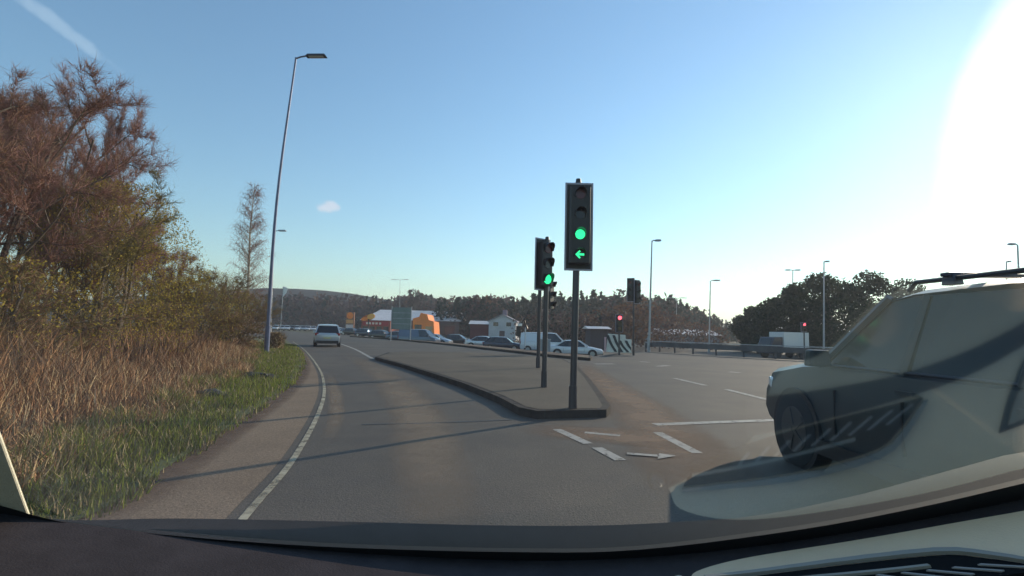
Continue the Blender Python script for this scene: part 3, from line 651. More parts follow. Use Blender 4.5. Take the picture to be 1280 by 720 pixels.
def make_car(loc, rz, style, pm, label, cat='car', group=None, name='car', bars=False, plates=True, blindrear=False):
    S = STY[style]; root = empty(name, loc, rz, label, cat, group); hl, hw = S['L']/2, S['W']/2
    wr = .33 if style != 'suv' else .36; wx = (hl-.85, -hl+.8)
    # lower body: loft of rings
    st = [(-hl, .42, .42, .86)]
    tail = S['tail']
    st = [(-hl, .45, tail-.12, .86), (-hl+.06, .30, tail-.02, .95), (-hl+.35, .24, tail, .99), (-hl*.4, .20, S['belt'], 1.0), (.2, .20, S['belt'], 1.0)]
    for (x, z) in reversed(S['front']): 
        k = (x-S['front'][-1][0])/(hl-S['front'][-1][0]); st.append((x, .21+.10*max(0, k)**3, z, 1.0-.14*max(0, k)**2.2))
    b = MB(); n = 12
    for (x, zb, zt, wf) in st:
        w = hw*wf; zm = zb+(zt-zb)*.55
        ring = [(-w*.80, zb), (-w*.95, zb+.06), (-w, zm-.08), (-w*.985, zm+.1), (-w*.95, zt-.05), (-w*.86, zt), (w*.86, zt), (w*.95, zt-.05), (w*.985, zm+.1), (w, zm-.08), (w*.95, zb+.06), (w*.80, zb)]
        b.v += [(x, y, z) for y, z in ring]
    k = len(st)
    for i in range(k-1):
        for j in range(n): q = (j+1) % n; b.face((i*n+j, i*n+q, (i+1)*n+q, (i+1)*n+j))
    b.face(tuple(range(n))); b.face(tuple((k-1)*n+j for j in range(n-1, -1, -1)))
    b.build('body', pm, root, smooth=True)
    # greenhouse glass
    (wx0, wx1), (r0, r1), (q0, q1) = S['ws'], S['roofx'], S['rear']; zb = S['belt']-.03; zr = S['roof']; g = MB(); yb, yt = hw*.93, hw*.74
    pts = [(wx0, yb, zb), (wx1, yt, zr-.05), (r1, yt*.98, zr-.07), (q1, yb*.96, zb)]
    g.v += [(x, y, z) for x, y, z in pts]+[(x, -y, z) for x, y, z in pts]
    for f in ((0, 1, 2, 3), (7, 6, 5, 4), (0, 4, 5, 1), (1, 5, 6, 2), (2, 6, 7, 3), (3, 7, 4, 0)): g.face(f)
    g.build('windows', M_glass, root)
    # roof and pillars
    r = MB(); m1 = (r0+r1)/2
    prof = [(wx1+.03, zr-.055), (wx1-.25, zr-.01), (m1, zr+.005), (r1+.2, zr-.03), (r1-.03, zr-.08)]
    for x, z in prof: r.v += [(x, -yt-.015, z-.03), (x, -yt*.85, z+.012), (x, 0, z+.03), (x, yt*.85, z+.012), (x, yt+.015, z-.03), (x, 0, z-.05)]
    for i in range(len(prof)-1):
        for j in range(6): q = (j+1) % 6; r.face((i*6+j, i*6+q, (i+1)*6+q, (i+1)*6+j))
    r.face((0, 1, 2, 3, 4, 5)); e = (len(prof)-1)*6; r.face((e+5, e+4, e+3, e+2, e+1, e)); r.build('roof', pm, root, smooth=True)
    for s in (-1, 1):
        p = MB()
        lo0, hi0 = Vector((wx0, s*(yb+.004), zb)), Vector((wx1, s*(yt+.004), zr-.045))
        lo1, hi1 = Vector((q1, s*(yb*.96+.004), zb)), Vector((r1, s*(yt*.98+.004), zr-.06))
        p.tube([lo0, hi0], .035, 6); p.build('pillar', pm, root, smooth=True); p = MB(); p.tube([lo1+Vector((.05, 0, 0)), hi1+Vector((.05, 0, 0))], .06, 6)
        if style == 'van':
            p.prism([(.35, s*(yb+.006), zb), (.15, s*(yt+.006), zr-.06), (r1, s*(yt+.006), zr-.08), (q1+.02, s*(yb+.006), zb)], (0, s*.012, 0))
        p.build('pillar', pm, root, smooth=True)
    bp = MB()
    for s in (-1, 1):
        for fx in (.15, -.75 if style != 'saloon' else -.65):
            if style == 'van': continue
            bp.tube([(fx-.12, s*(yb+.006), zb), (fx-.18, s*(yt+.006), zr-.05)], .028, 4)
        bp.tube([(wx0-.1, s*(yb+.012), zb+.015), (q1+.1, s*(yb*.97+.012), zb+.015)], .014, 4)
        bp.box((0, s*(hw*.985), .27), (S['L']*.58, .05, .13))
    for s in (-1, 1):
        for fx in (wx0-.28, -.02, -.98): bp.box((fx, s*(hw*.99), .62), (.012, .03, zb-.72+.1))
    bp.box((-hl+.02, 0, .36), (.12, S['W']*.84, .2)); bp.box((hl-.04, 0, .34), (.12, S['W']*.66, .18)); bp.box((hl-.06, 0, .58), (.1, S['W']*.42, .12))
    bp.build('trim', M_trim, root)
    for x in wx:
        for s in (-1, 1):
            a = MB(); a.cyl((x, s*(hw-.07), wr), wr+.05, .16, 'Y', 24); a.build('wheel_arch', M_trim, root)
            w = empty('wheel', (x, s*(hw-.085), wr)); w.parent = root
            t = MB(); t.cyl((0, 0, 0), wr, .21, 'Y', 28); t.build('tyre', M_tyre, w, bevel=.02, smooth=True)
            t = MB(); t.cyl((0, s*.106, 0), wr*.62, .012, 'Y', 20)
            for k_ in range(5):
                an = 2*pi*k_/5; t.box((cos(an)*wr*.32, s*.114, sin(an)*wr*.32), (wr*.5, .012, .05), M=Matrix.Rotation(-an, 3, 'Y'))
            t.build('rim', M_rim, w)
    for s in (-1, 1):
        h = MB(); h.box((hl-.17, s*hw*.70, S['front'][0][1]-.02), (.16, .34, .13), rot=-s*.35); h.build('headlight', M_headl, root, bevel=.03)
        h = MB(); zt = tail-.12; h.box((-hl+.06, s*hw*.80, zt), (.12, .26, .20 if style != 'van' else .5), rot=s*.2); h.build('taillight', M_tail, root, bevel=.025)
        h = MB(); h.box((wx0-.18, s*(hw+.08), zb+.08), (.12, .2, .15), taper=.85); h.tube([(wx0-.15, s*(hw-.06), zb+.03), (wx0-.15, s*(hw+.02), zb+.05)], .02, 6); h.build('mirror', pm, root, bevel=.02)
        
        for dx in (-.05, -.98): h = MB(); h.box((dx, s*(hw*.985+.006), zb-.13), (.17, .025, .03)); h.build('door_handle', pm, root)
    if plates:
        h = MB(); h.box((-hl-.012, 0, .66), (.02, .52, .11)); h.build('number_plate', M_plate, root)
    if bars:
        for s in (-1, 1):
            h = MB(); h.tube([(wx1-.15, s*(yt-.04), zr-.0), (wx1-.22, s*(yt-.04), zr+.06), (r1+.35, s*(yt-.04), zr+.05), (r1+.25, s*(yt-.04), zr-.02)], .018, 8); h.build('roof_rail', M_trim, root, smooth=True)
        for x in (wx1-.55, r1+.85):
            h = MB(); h.box((x, 0, zr+.085), (.075, yt*2+.04, .028)); 
            for s in (-1, 1): h.box((x, s*(yt-.04), zr+.05), (.11, .08, .08), taper=.8)
            h.build('roof_bar', M_navy, root, bevel=.008)
    return root
# white hatchback ahead
W_ = paint('white', (.62, .63, .65), .1); SIL = paint('silver', (.42, .44, .47), .6); DK = paint('dark_blue', (.015, .022, .05)); BK = paint('black', (.012, .013, .016)); GY = mat('paint_grey', (.045, .050, .052), .35, .1, spec=.3); MAR = paint('maroon', (.12, .012, .02)); BLU = paint('slate_blue', (.06, .09, .14))
p = gp(394, 433.5); ah = make_car((p.x, p.y+2.1, 0), pi/2+radians(20), 'suv', paint('pearl', (.50, .52, .55), .35), 'white hatchback driving ahead in our lane', 'car', name='car')
ah.scale = (.85, .9, .90)
# far cars behind the median
G_CARS = 'cars on the far carriageway'
def farcar(px, Y, rz, style, pm, label, cat='car', name='car', sc=1):
    x = at(px, 430, Y).x; z = H(x, Y); c = make_car((x, Y, z), rz, style, pm, label, cat, G_CARS, name); return c
farcar(720, 43, radians(-12), 'saloon', W_, 'small white car passing behind the nearest signal pole')
farcar(682, 50, radians(-8), 'van', W_, 'white van directly behind the island signal poles', 'van', 'van')
farcar(607, 58, radians(-12), 'saloon', SIL, 'silver estate car between the sign board and the white house')
farcar(524, 62, radians(-14), 'van', BLU, 'white-topped blue van in front of the orange hoarding', 'van', 'van')
farcar(478, 78, radians(-18), 'hatch', BK, 'dark car with bright glint below the red shop')
farcar(458, 88, radians(-18), 'hatch', DK, 'dark blue car left of the glinting dark car')
farcar(440, 98, radians(-18), 'saloon', BK, 'dark car right beside the white hatchback ahead')
farcar(545, 66, radians(-14), 'hatch', SIL, 'small silver car half hidden behind the blue van')
farcar(500, 76, radians(-16), 'hatch', BLU, 'slate blue car under the big sign board')
farcar(424, 110, radians(-22), 'hatch', W_, 'pale car just right of the white hatchback roof')
farcar(630, 52, radians(-10), 'hatch', DK, 'dark blue car in front of the white house')
farcar(573, 70, radians(-12), 'hatch', BK, 'dark low car just left of the silver estate')
# car park rows far left
G_PARK = 'cars parked in the distant car park'
cm = [W_, SIL, W_, BK, W_, SIL, W_, W_, MAR, W_, SIL, W_]
ORD = ['leftmost', 'second', 'third', 'fourth', 'fifth', 'sixth', 'seventh', 'eighth', 'ninth', 'tenth', 'eleventh', 'rightmost']
for i in range(12):
    Y = 138+i*1.5; x = at(345+i*6.6, 412, Y).x
    make_car((x, Y, H(x, Y)+.1), radians(-75+5*(i%3)), 'hatch', cm[i], '%s car parked in the distant car park, %s in its row counted from the left' % (cm[i].name.replace('paint_', ''), ORD[i]), 'car', G_PARK)
# grey estate alongside us on the right
suvx = 2.98+.93
side = make_car((suvx, 6.1-2.25, 0), pi/2, 'suv', GY, 'large grey car with dark roof bars alongside on the right', bars=True)
side.scale = (1.0, 1.0, 1.035)
for w_ in side.children:
    for r_ in w_.children:
        if r_.name.startswith('rim'): r_.data.materials[0] = mat('dark_rim', (.07, .075, .08), .4, .5)
    if w_.name.startswith('windows'):
        w_.data.materials[0] = mat('tinted_window', (.012, .016, .014), .08, spec=.3)

m = MB(); m.tube([(-1.1, .3, 1.66), (-1.35, .3, 2.05)], .006, 6); m.build('aerial', M_trim, side)
# lorry
def lorry():
    Y = 52; x = at(980, 430, Y).x; z = H(x, Y); root = empty('lorry', (x, Y, z), radians(-168), 'small lorry with white box body in front of the dark trees', 'lorry')
    b = MB(); b.box((-.6, 0, 1.75), (3.0, 2.1, 1.9)); b.build('box_body', W_, root, bevel=.03)
    b = MB(); b.box((-.2, 0, .68), (4.6, .9, .2)); b.build('chassis', M_trim, root)
    b = MB(); b.prism([(1.0, -1, .5), (2.35, -1, .5), (2.35, -1, 1.3), (2.0, -1, 2.15), (1.0, -1, 2.2)], (0, 2, 0)); b.build('cab', DK, root, bevel=.04)
    b = MB(); b.prism([(2.375, -.85, 1.32), (2.395, -.85, 1.32), (2.06, -.85, 2.05), (2.04, -.85, 2.05)], (0, 1.7, 0)); b.build('windscreen', M_glass, root)
    for xx in (1.6, -1.4):
        for s in (-1, 1): w = MB(); w.cyl((xx, s*.88, .42), .42, .24, 'Y', 24); w.build('wheel', M_tyre, root)
lorry()

# ------------------------------------------------------------------ signs, barrier, chevrons
M_signback = mat('sign_back_grey', (.17, .21, .20), .6, .2, var=.15, scale=1.5)
def sign_board():
    Y = 55; a = at(490, 384, Y); b = at(514, 412, Y); x = (a.x+b.x)/2; z = H(x, Y); root = empty('direction_sign', (x, Y, z), radians(-8), 'big grey-green back of a road sign on two posts behind the median', 'road sign')
    m = MB(); m.box((0, 0, (a.z+b.z)/2-z), (b.x-a.x, .05, a.z-b.z)); m.build('panel', M_signback, root, bevel=.01)
    for s in (-1, 1): m = MB(); m.tube([(s*(b.x-a.x)*.5, -.08, 0), (s*(b.x-a.x)*.5, -.08, a.z-z+.1)], .06, 10); m.build('post', M_galv, root, smooth=True)
    for f in (.25, .5, .75): m = MB(); m.box((0, -.05, b.z-z+(a.z-b.z)*f), (b.x-a.x, .04, .06)); m.build('rail', M_galv, root)
sign_board()
def chev():
    Y = 36; a = at(758, 409, Y); b = at(789, 433, Y); w = b.x-a.x; z0 = H((a.x+b.x)/2, Y)
    root = empty('chevron_wall', ((a.x+b.x)/2, Y, z0), radians(-10), 'leaning black and white chevron blocks beside the red signal', 'chevron wall')
    h = 1.35; m = MB()
    m.prism([(-w/2, 0, .02), (w/2, 0, .02), (w/2, .1, h*.72), (w*.28, .1, h*.74), (w*.26, .12, h*.96), (-w*.42, .14, h)], (0, .35, 0)); m.build('block', mat('chevron_white', (.68, .66, .58), .7, var=.12, scale=4), root, bevel=.02)
    for i in range(4):
        m = MB(); x = -w*.44+i*w*.24; zt = h*(.93 if i < 2 else .66); pts = [Vector((x, -.012+.12*zt/h, zt)), Vector((x+.12*w, .03, zt*.55)), Vector((x+w*.33, -.012, .06))]
        pts = catmull(pts, 5); L_ = [p+Vector((-.055*w, 0, 0)) for p in pts]; R2 = [p+Vector((.055*w, 0, 0)) for p in pts]
        m.prism([p for p in L_ if p.x < w*.5]+[Vector((min(p.x, w*.49), p.y, p.z)) for p in reversed(R2)], (0, .03, 0)); m.build('black_stripe', M_trim, root)
    m = MB(); m.box((-w*.53, .1, h*.42), (.14, .3, h*.8)); m.build('end_post', mat('pinkish_post', (.6, .38, .38), .7), root)
chev()
def barrier():
    M_conc = mat('dark_concrete', (.085, .082, .085), .85, var=.3, scale=1.2)
    P = [(11.2, 41.5), (13.5, 37), (17, 32), (22, 28.5), (34, 25.5)]
    cv = catmull([Vector((x, y, 0)) for x, y in P], 6)
    root = empty('crash_barrier', (P[0][0], P[0][1], H(*P[0])), 0, 'low dark crash barrier curving round the far side of the junction', 'barrier'); b = Vector((P[0][0], P[0][1], H(*P[0])))
    def strip(name, z0, z1, th, m):
        q = MB()
        for p in cv:
            z = H(p.x, p.y); q.v += [tuple(Vector((p.x, p.y, z+z0))-b), tuple(Vector((p.x, p.y, z+z1))-b), tuple(Vector((p.x+th*.5, p.y+th, z+z1))-b), tuple(Vector((p.x+th*.5, p.y+th, z+z0))-b)]
        for i in range(len(cv)-1):
            for j in range(4): k = (j+1) % 4; q.face((i*4+j, i*4+k, (i+1)*4+k, (i+1)*4+j))
        q.face((0, 1, 2, 3)); e = (len(cv)-1)*4; q.face((e+3, e+2, e+1, e)); return q.build(name, m, root)
    strip('rail', .42, .78, .08, M_conc); strip('top_rail', .82, .88, .1, M_galv)
    for i, p in enumerate(cv[::2]):
        m = MB(); z = H(p.x, p.y); m.box(Vector((p.x+.09, p.y+.18, z+.4))-b, (.1, .1, .8)); m.build('post', M_conc, root)
barrier()
def small_sign():
    b = gp(656, 437); root = empty('sign_post', (b.x, b.y, .13), 0, 'pale post with a dark slanting arm and bright lamp left of the signal poles', 'sign post')
    t = at(657, 409, b.y)-Vector((b.x, b.y, .13)); m = MB(); m.tube([(0, 0, 0), t], .045, 10); m.build('post', mat('pale_post', (.5, .5, .5), .6), root, smooth=True)
    m = MB(); a = at(655, 400, b.y)-Vector((b.x, b.y, .13)); c = at(662, 386, b.y)-Vector((b.x, b.y, .13)); m.tube([t+Vector((.1, 0, -.1)), a, c], [.09, .08, .03], 8); m.build('slanting_arm', M_black, root, smooth=True)
    m = MB(); q = at(650, 406, b.y)-Vector((b.x, b.y, .13)); m.box(q, (.32, .14, .2)); m.build('lamp_box', M_headl, root, bevel=.03)
    m = MB(); q = at(648, 414, b.y)-Vector((b.x, b.y, .13)); m.box(q+Vector((0, .1, 0)), (.35, .12, .75)); m.build('dark_panel', M_black, root, bevel=.02)
small_sign()
# marker posts
M_white = mat('white_plastic', (.7, .7, .68), .5)
for px, Y, lab in ((582, 52, 'white marker post by the tail of the silver car'),):
    b = at(px, 430, Y); m = MB(); m.box((0, 0, .55), (.14, .1, 1.3)); m.box((0, -.056, 1.0), (.15, .012, .2)); o = m.build('marker_post', M_white, bevel=.01, loc=(b.x, Y, H(b.x, Y))); setp(o, lab, 'marker post')
# litter bin-like grey cabinet in front of the van
b = at(700, 440, 36)
def cabinet():
    b = at(662, 440, 30); o = empty('utility_cabinet', (b.x+1.1, 34, H(b.x+1.1, 34)), 0, 'grey roadside cabinet behind the middle signal pole', 'cabinet')
    m = MB(); m.box((0, 0, .55), (.9, .4, 1.1)); m.build('casing', mat('cabinet_grey', (.26, .28, .30), .6), o, bevel=.02)
    m = MB(); m.box((0, 0, 1.13), (.96, .46, .05)); m.build('lid', M_galv, o); m = MB(); m.box((0, -.21, .55), (.02, .012, .95)); m.build('door_seam', M_trim, o)
cabinet()

# ------------------------------------------------------------------ buildings
M_brick = mat('red_brick', (.30, .085, .055), .85, var=.2, scale=3); M_roofw = mat('pale_sheet_roof', (.62, .55, .52), .5, var=.1, scale=.3); M_orange = mat('orange_cladding', (.95, .24, .035), .6, var=.12, scale=.4); M_bw = mat('white_render', (.50, .49, .50), .8, var=.15, scale=.5); M_dkwin = mat('dark_window', (.03, .035, .045), .15)
M_brown = mat('brown_cladding', (.11, .07, .065), .8, var=.2, scale=.5)
def shed(name, px0, px1, pe, pr, Y, dep, wall, label, extra=None, cat='building', rz=0):
    a = at(px0, pe, Y); b = at(px1, pe, Y); rg = at((px0+px1)/2, pr, Y+dep*.5); z0 = H(a.x, Y); w = b.x-a.x
    root = empty(name, ((a.x+b.x)/2, Y, z0), rz, label, cat); he = a.z-z0; hr = rg.z-z0
    m = MB(); m.box((0, dep/2, he/2), (w, dep, he)); m.build('wall', wall, root)
    m = MB(); m.prism([(-w/2-.4, -.5, he+.02), (-w/2-.4, dep/2, hr), (-w/2-.4, dep+.5, he+.02)], (w+.8, 0, 0)); m.build('roof', M_roofw, root)
    if extra: extra(root, w, he)
    return root
def shopfront(root, w, he):
    m = MB(); m.box((0, -.08, he*.78), (w*.9, .14, he*.3)); f = m.build('fascia', mat('fascia_red', (.42, .03, .035), .5), root)
    m = MB(); random.seed(5); x = -w*.30
    while x < w*.22: d = rnd(.5, 1.0); m.box((x, -.17, he*.78), (d*.62, .03, he*.15)); x += d*.95
    m.build('sign_lettering', mat('fascia_letters', (.75, .6, .5), .5), f)
    for i in range(4):
        m = MB(); m.box((-w*.36+i*w*.24, -.04, he*.3), (w*.17, .1, he*.5)); m.build('window', M_dkwin, root)
shed('shop', 452, 488, 400, 393, 128, 22, M_brick, 'red brick shop with a red sign fascia under a pale roof', shopfront)
def dock(root, w, he):
    for i in range(5): m = MB(); m.box((-w*.4+i*w*.2, -.04, he*.35), (w*.11, .1, he*.6)); m.build('window', M_dkwin, root)
shed('retail_shed', 455, 574, 399, 388, 150, 40, M_brown, 'long brown retail shed with a pale sloping roof', dock)
def step_orange():
    Y = 118; q = [(516, 420), (516, 398), (524, 396), (526, 391), (534, 393), (536, 400), (542, 402), (543, 420)]
    P = [at(px, py, Y) for px, py in q]; cx = sum(p.x for p in P)/len(P); z0 = H(cx, Y); root = empty('orange_store', (cx, Y, z0), 0, 'bright orange stepped store front beyond the blue van', 'building')
    m = MB(); m.prism([Vector((p.x-cx, 0, max(0, p.z-z0))) for p in P], (0, 9, 0)); m.build('wall', M_orange, root)
    m = MB(); a = at(520, 410, Y); m.box((a.x-cx+.5, -.03, a.z-z0), (1.6, .08, 1.6)); m.build('window', M_dkwin, root)
    m = MB(); a = at(536, 413, Y); m.box((a.x-cx, -.03, a.z-z0), (1.6, .08, 1.9)); m.build('door', mat('store_door', (.5, .3, .14), .6), root)
step_orange()
def totem():
    Y = 110; a = at(433, 390, Y); b = at(442, 418, Y); x = (a.x+b.x)/2; z0 = H(x, Y); root = empty('totem_sign', (x, Y, z0), 0, 'tall orange and white totem sign left of the orange oval sign', 'sign'); w = b.x-a.x; h = a.z-z0
    m = MB(); m.box((0, 0, h/2), (w, .4, h)); m.build('frame', mat('totem_brown', (.30, .14, .09), .7), root)
    m = MB(); m.cyl((0, -.22, h*.84), w*.40, .06, 'Y', 20); m.build('round_panel', M_orange, root)
    m = MB(); m.box((0, -.22, h*.58), (w*.82, .06, h*.16)); m.build('orange_panel', mat('totem_amber', (.7, .32, .12), .6), root)
    m = MB(); m.box((0, -.22, h*.33), (w*.86, .06, h*.22)); m.build('white_panel', mat('totem_pink', (.62, .5, .48), .6), root)
totem()
def oval():
    Y = 110; c_ = at(461, 397, Y); z0 = H(c_.x, Y); root = empty('oval_sign', (c_.x, Y, z0), 0, 'bright orange and yellow oval sign raised on a post', 'sign')
    m = MB(); m.tube([(0, 0, 0), (0, 0, c_.z-z0)], .12, 8); m.build('post', M_trim, root)
    def ell(cx, cz, rx, rz_, tilt, y, nm, mt):
        m = MB(); P = []
        for j in range(24):
            w = 2*pi*j/24; x, z = cos(w)*rx, sin(w)*rz_; P.append((cx+x*cos(tilt)-z*sin(tilt), y, c_.z-z0+cz+x*sin(tilt)+z*cos(tilt)))
        m.prism(P, (0, .25, 0)); m.build(nm, mt, root)
    ell(.55, .25, .85, .6, .3, -.3, 'yellow_panel', mat('sign_yellow', (.85, .38, .07), .5)); ell(-.9, -.35, .75, .4, .15, -.28, 'orange_panel', M_orange); ell(-.1, .0, 1.5, .65, .3, -.02, 'board', mat('sign_rust', (.5, .12, .03), .6))
oval()
def house():
    Y = 112; a = at(611, 400, Y); b = at(645, 400, Y); x = (a.x+b.x)/2; z0 = H(x, Y); w = b.x-a.x; root = empty('white_house', (x, Y, z0), radians(-6), 'white gabled house with two dark upper windows and a chimney', 'house'); e = at(628, 402, Y).z-z0; r = at(628, 394, Y).z-z0
    m = MB(); m.prism([(-w/2, 0, 0), (w/2, 0, 0), (w/2, 0, e), (0, 0, r), (-w/2, 0, e)], (0, 9, 0)); m.build('wall', M_bw, root)
    m = MB()
    for s in (-1, 1): m.prism([(s*(w/2+.3), -.3, e-.1), (0, -.3, r+.08), (0, -.3, r+.28), (s*(w/2+.3), -.3, e+.1)], (0, 9.6, 0))
    rf = m.build('roof', mat('house_roof', (.22, .21, .24), .7), root); m = MB(); m.box((.2, 3, r+.5), (1.0, .8, 1.6)); m.build('chimney', mat('chimney_violet', (.2, .15, .2), .8), rf)
    for s in (-1, 1):
        m = MB(); m.box((s*w*.24, -.03, e*.86), (1.1, .08, .9)); f = m.build('window', M_dkwin, root); m = MB(); m.box((s*w*.24, -.08, e*.86-.52), (1.3, .12, .1)); m.build('sill', M_white, f)
    m = MB(); m.box((0, -.03, 1.1), (1.2, .08, 2.2)); m.build('door', M_brown, root)
    return root
house()
shed('low_building', 588, 612, 405, 401, 116, 8, mat('maroon_wall', (.12, .025, .03), .8), 'low maroon building left of the white house')
def scatter_boxes():
    M_g2 = mat('grey_render', (.22, .22, .23), .8, var=.2, scale=1)
    shed('grey_building', 826, 900, 418, 412, 100, 12, M_g2, 'long low pale grey building at the foot of the conifer wood')
    shed('small_kiosk', 738, 760, 411, 408, 60, 4, mat('kiosk_brown', (.07, .05, .055), .8), 'dark low kiosk left of the chevron blocks')
scatter_boxes()
# flag on hill side
def flag():
    Y = 90; p0 = at(351, 405, Y); root = empty('flag_pole', (p0.x, Y, 0), 0, 'white feather flag above the distant car park', 'flag'); t = at(351, 358, Y)
    m = MB(); m.tube([(0, 0, 0), (0, 0, t.z)], .06, 8); m.build('pole', M_galv, root)
    m = MB(); m.prism([(.05, 0, t.z), (.9, 0, t.z-.3), (.6, 0, t.z-1.2), (.05, 0, t.z-1.9)], (0, .03, 0)); m.build('cloth', M_white, root)
flag()

# ------------------------------------------------------------------ our own vehicle: dashboard, windscreen, pillar, bonnet
GA = radians(45); GN = Vector((0, -sin(GA), -cos(GA))); DH = .25
CO = Vector((0, 0, CAMH))
_r = ray(640, 699); GP0 = _r*(-DH/_r.z)
def glass_pt(px, py, off=0.0): r = ray(px, py); return r*((GP0.dot(GN)+off)/(r.dot(GN)))       # relative to the camera; off>0 = towards the cabin
E_R = glass_pt(1280, 622); E_L = glass_pt(0, 640)
KR = (E_R.z+DH)/(E_R.x**2); KL = (E_L.z+DH)/(E_L.x**2)
def dash_z(x, y=0):
    """top of the dashboard: a shallow dish in the middle, rising to both sides"""
    k, xe = (KR, E_R.x) if x > 0 else (KL, -E_L.x); a = abs(x)
    return -DH+k*a*a if a < xe else -DH+k*xe*xe+k*xe*.6*(a-xe)
def refl_pt(px, py):
    g = glass_pt(px, py); r = ray(px, py); r = r-GN*(2*r.dot(GN)); lo, hi = 0, 3
    for _ in range(50):
        mi = (lo+hi)/2; q = g+r*mi
        if q.z > dash_z(q.x, q.y): lo = mi
        else: hi = mi
    return g+r*lo
car = empty('car_interior', (0, 0, CAMH), 0, 'cream and black dashboard, bonnet and windscreen of the car we look out of', 'car')
M_cream = mat('cream_dash', (.63, .46, .30), .6, var=.06, scale=6, bump=.15, bscale=500)
M_dkd = mat('dark_dash', (.050, .042, .044), .9, spec=.03, var=.15, scale=20, bump=.15, bscale=500)
def glass_y(z): return (GP0.dot(GN)-GN.z*z)/GN.y
def dash_piece(name, m, inside, dz=0.0, step=.008, x0=-.9, x1=.9, y0=-.35):
    V = []; F = []; nx = int((x1-x0)/step)+1; idx = {}
    ny = 60
    for i in range(nx):
        x = x0+i*step; yg = .575
        for _ in range(10): yg = glass_y(dash_z(x, yg))
        yg -= .0005
        for j in range(ny+1): y = y0+(yg-y0)*j/ny; idx[(i, j)] = len(V); V.append((x, y, dash_z(x, y)+dz))
    for i in range(nx-1):
        for j in range(ny):
            a, b, c, d = idx[(i, j)], idx[(i+1, j)], idx[(i+1, j+1)], idx[(i, j+1)]
            cx = (V[a][0]+V[b][0])/2; cy = (V[a][1]+V[d][1])/2
            if inside(cx, cy): F.append((a, b, c, d))
    me = bpy.data.meshes.new(name); me.from_pydata(V, [], F); me.materials.append(m); me.update(); me.shade_smooth()
    bm = bmesh.new(); bm.from_mesh(me); bmesh.ops.delete(bm, geom=[v for v in bm.verts if not v.link_faces], context='VERTS'); bm.to_mesh(me); bm.free()
    o = bpy.data.objects.new(name, me); COL.objects.link(o); o.parent = car
    so = o.modifiers.new('solid', 'SOLIDIFY'); so.thickness = .012; so.offset = -1; es = o.modifiers.new('split', 'EDGE_SPLIT'); es.split_angle = .6; return o
dash_piece('dashboard_pad', M_dkd, lambda x, y: True)
def panel_on_dash(name, pxs, m, off, thick=.003, parent=None, refl=True):
    """panel lying on the dashboard, outline given by where it is seen"""
    P = [refl_pt(*p) for p in pxs]
    bm = bmesh.new(); vs_ = [bm.verts.new((p.x, p.y, 0)) for p in P]; bm.faces.new(vs_); bmesh.ops.triangulate(bm, faces=bm.faces[:])
    xs = [p.x for p in P]
    for k in range(int(min(xs)//.006)+1, int(max(xs)//.006)+1): bmesh.ops.bisect_plane(bm, geom=bm.verts[:]+bm.edges[:]+bm.faces[:], plane_co=(k*.006, 0, 0), plane_no=(1, 0, 0))
    for v in bm.verts: v.co.z = dash_z(v.co.x, v.co.y)+off
    bmesh.ops.recalc_face_normals(bm, faces=bm.faces)
    if sum(f.normal.z for f in bm.faces) < 0: bmesh.ops.reverse_faces(bm, faces=bm.faces)
    me = bpy.data.meshes.new(name); bm.to_mesh(me); bm.free(); me.materials.append(m); me.shade_smooth()
    o = bpy.data.objects.new(name, me); COL.objects.link(o); o.parent = parent or car
    so = o.modifiers.new('solid', 'SOLIDIFY'); so.thickness = thick; so.offset = -1; es = o.modifiers.new('split', 'EDGE_SPLIT'); es.split_angle = .6; return o
def cpx(pts, n=6): return [(v.x, v.y) for v in catmull([Vector((a, b, 0)) for a, b in pts], n)]
# cream upper pad right of the boundary, as it shows in the windscreen's reflection
pad = cpx([(1290, 344), (1200, 352), (1135, 357), (1085, 385), (1032, 438), (978, 462), (955, 500), (940, 545), (905, 575), (870, 592), (835, 610)], 5) + cpx([(835, 610), (850, 635), (910, 648), (1000, 642), (1150, 616), (1290, 580)], 5)
panel_on_dash('cream_panel', pad, M_cream, .003)
band = cpx([(930, 497), (1000, 490), (1110, 470), (1200, 440), (1290, 395)], 5)+cpx([(1290, 421), (1210, 466), (1120, 498), (1000, 530), (930, 545)], 5)
panel_on_dash('dark_seam', band, M_dkd, .0055)
vent_px = cpx([(853, 606), (872, 578), (960, 545), (1060, 518), (1148, 496)], 5)+cpx([(1148, 496), (1118, 536), (1085, 562), (980, 590), (853, 606)], 5)
panel_on_dash('air_vent', vent_px, mat('vent_black', (.008, .008, .009), .8, spec=.05), .006)
vent = [o for o in car.children if o.name.startswith('air_vent')][0]
M_sil = mat('satin_silver', (.22, .20, .17), .5, .2)
tr = cpx([(850, 613), (985, 599), (1092, 571), (1128, 538), (1152, 498)], 3)+cpx([(1145, 500), (1121, 535), (1087, 564), (982, 592), (850, 608)], 3)
panel_on_dash('vent_trim', tr, M_sil, .0085, parent=vent)
tr = cpx([(862, 594), (960, 575), (1062, 549)], 3)+cpx([(1062, 545), (960, 571), (862, 590)], 3)
panel_on_dash('vent_blade', tr, M_sil, .0085, parent=vent)
for i in range(9):
    x = 916+i*23; y = 582-i*6.6; dx = 14+i*2.2; te = 581-.297*(x+dx-872); panel_on_dash('vent_slat', [(x, y), (x+dx, te), (x+dx+4, te), (x+4, y)], mat('vent_grey', (.22, .20, .19), .5), .0072, parent=vent)
# speaker-like curved panel at far right
sp_ = cpx([(1242, 540), (1256, 490), (1282, 440), (1330, 400), (1330, 490), (1290, 520)], 4)
panel_on_dash('speaker_rim', sp_, M_trim, .0055)
panel_on_dash('speaker_panel', cpx([(1250, 530), (1262, 492), (1286, 450), (1330, 415), (1330, 470), (1290, 510)], 4), mat('speaker_fabric', (.22, .19, .15), .9), .0075)
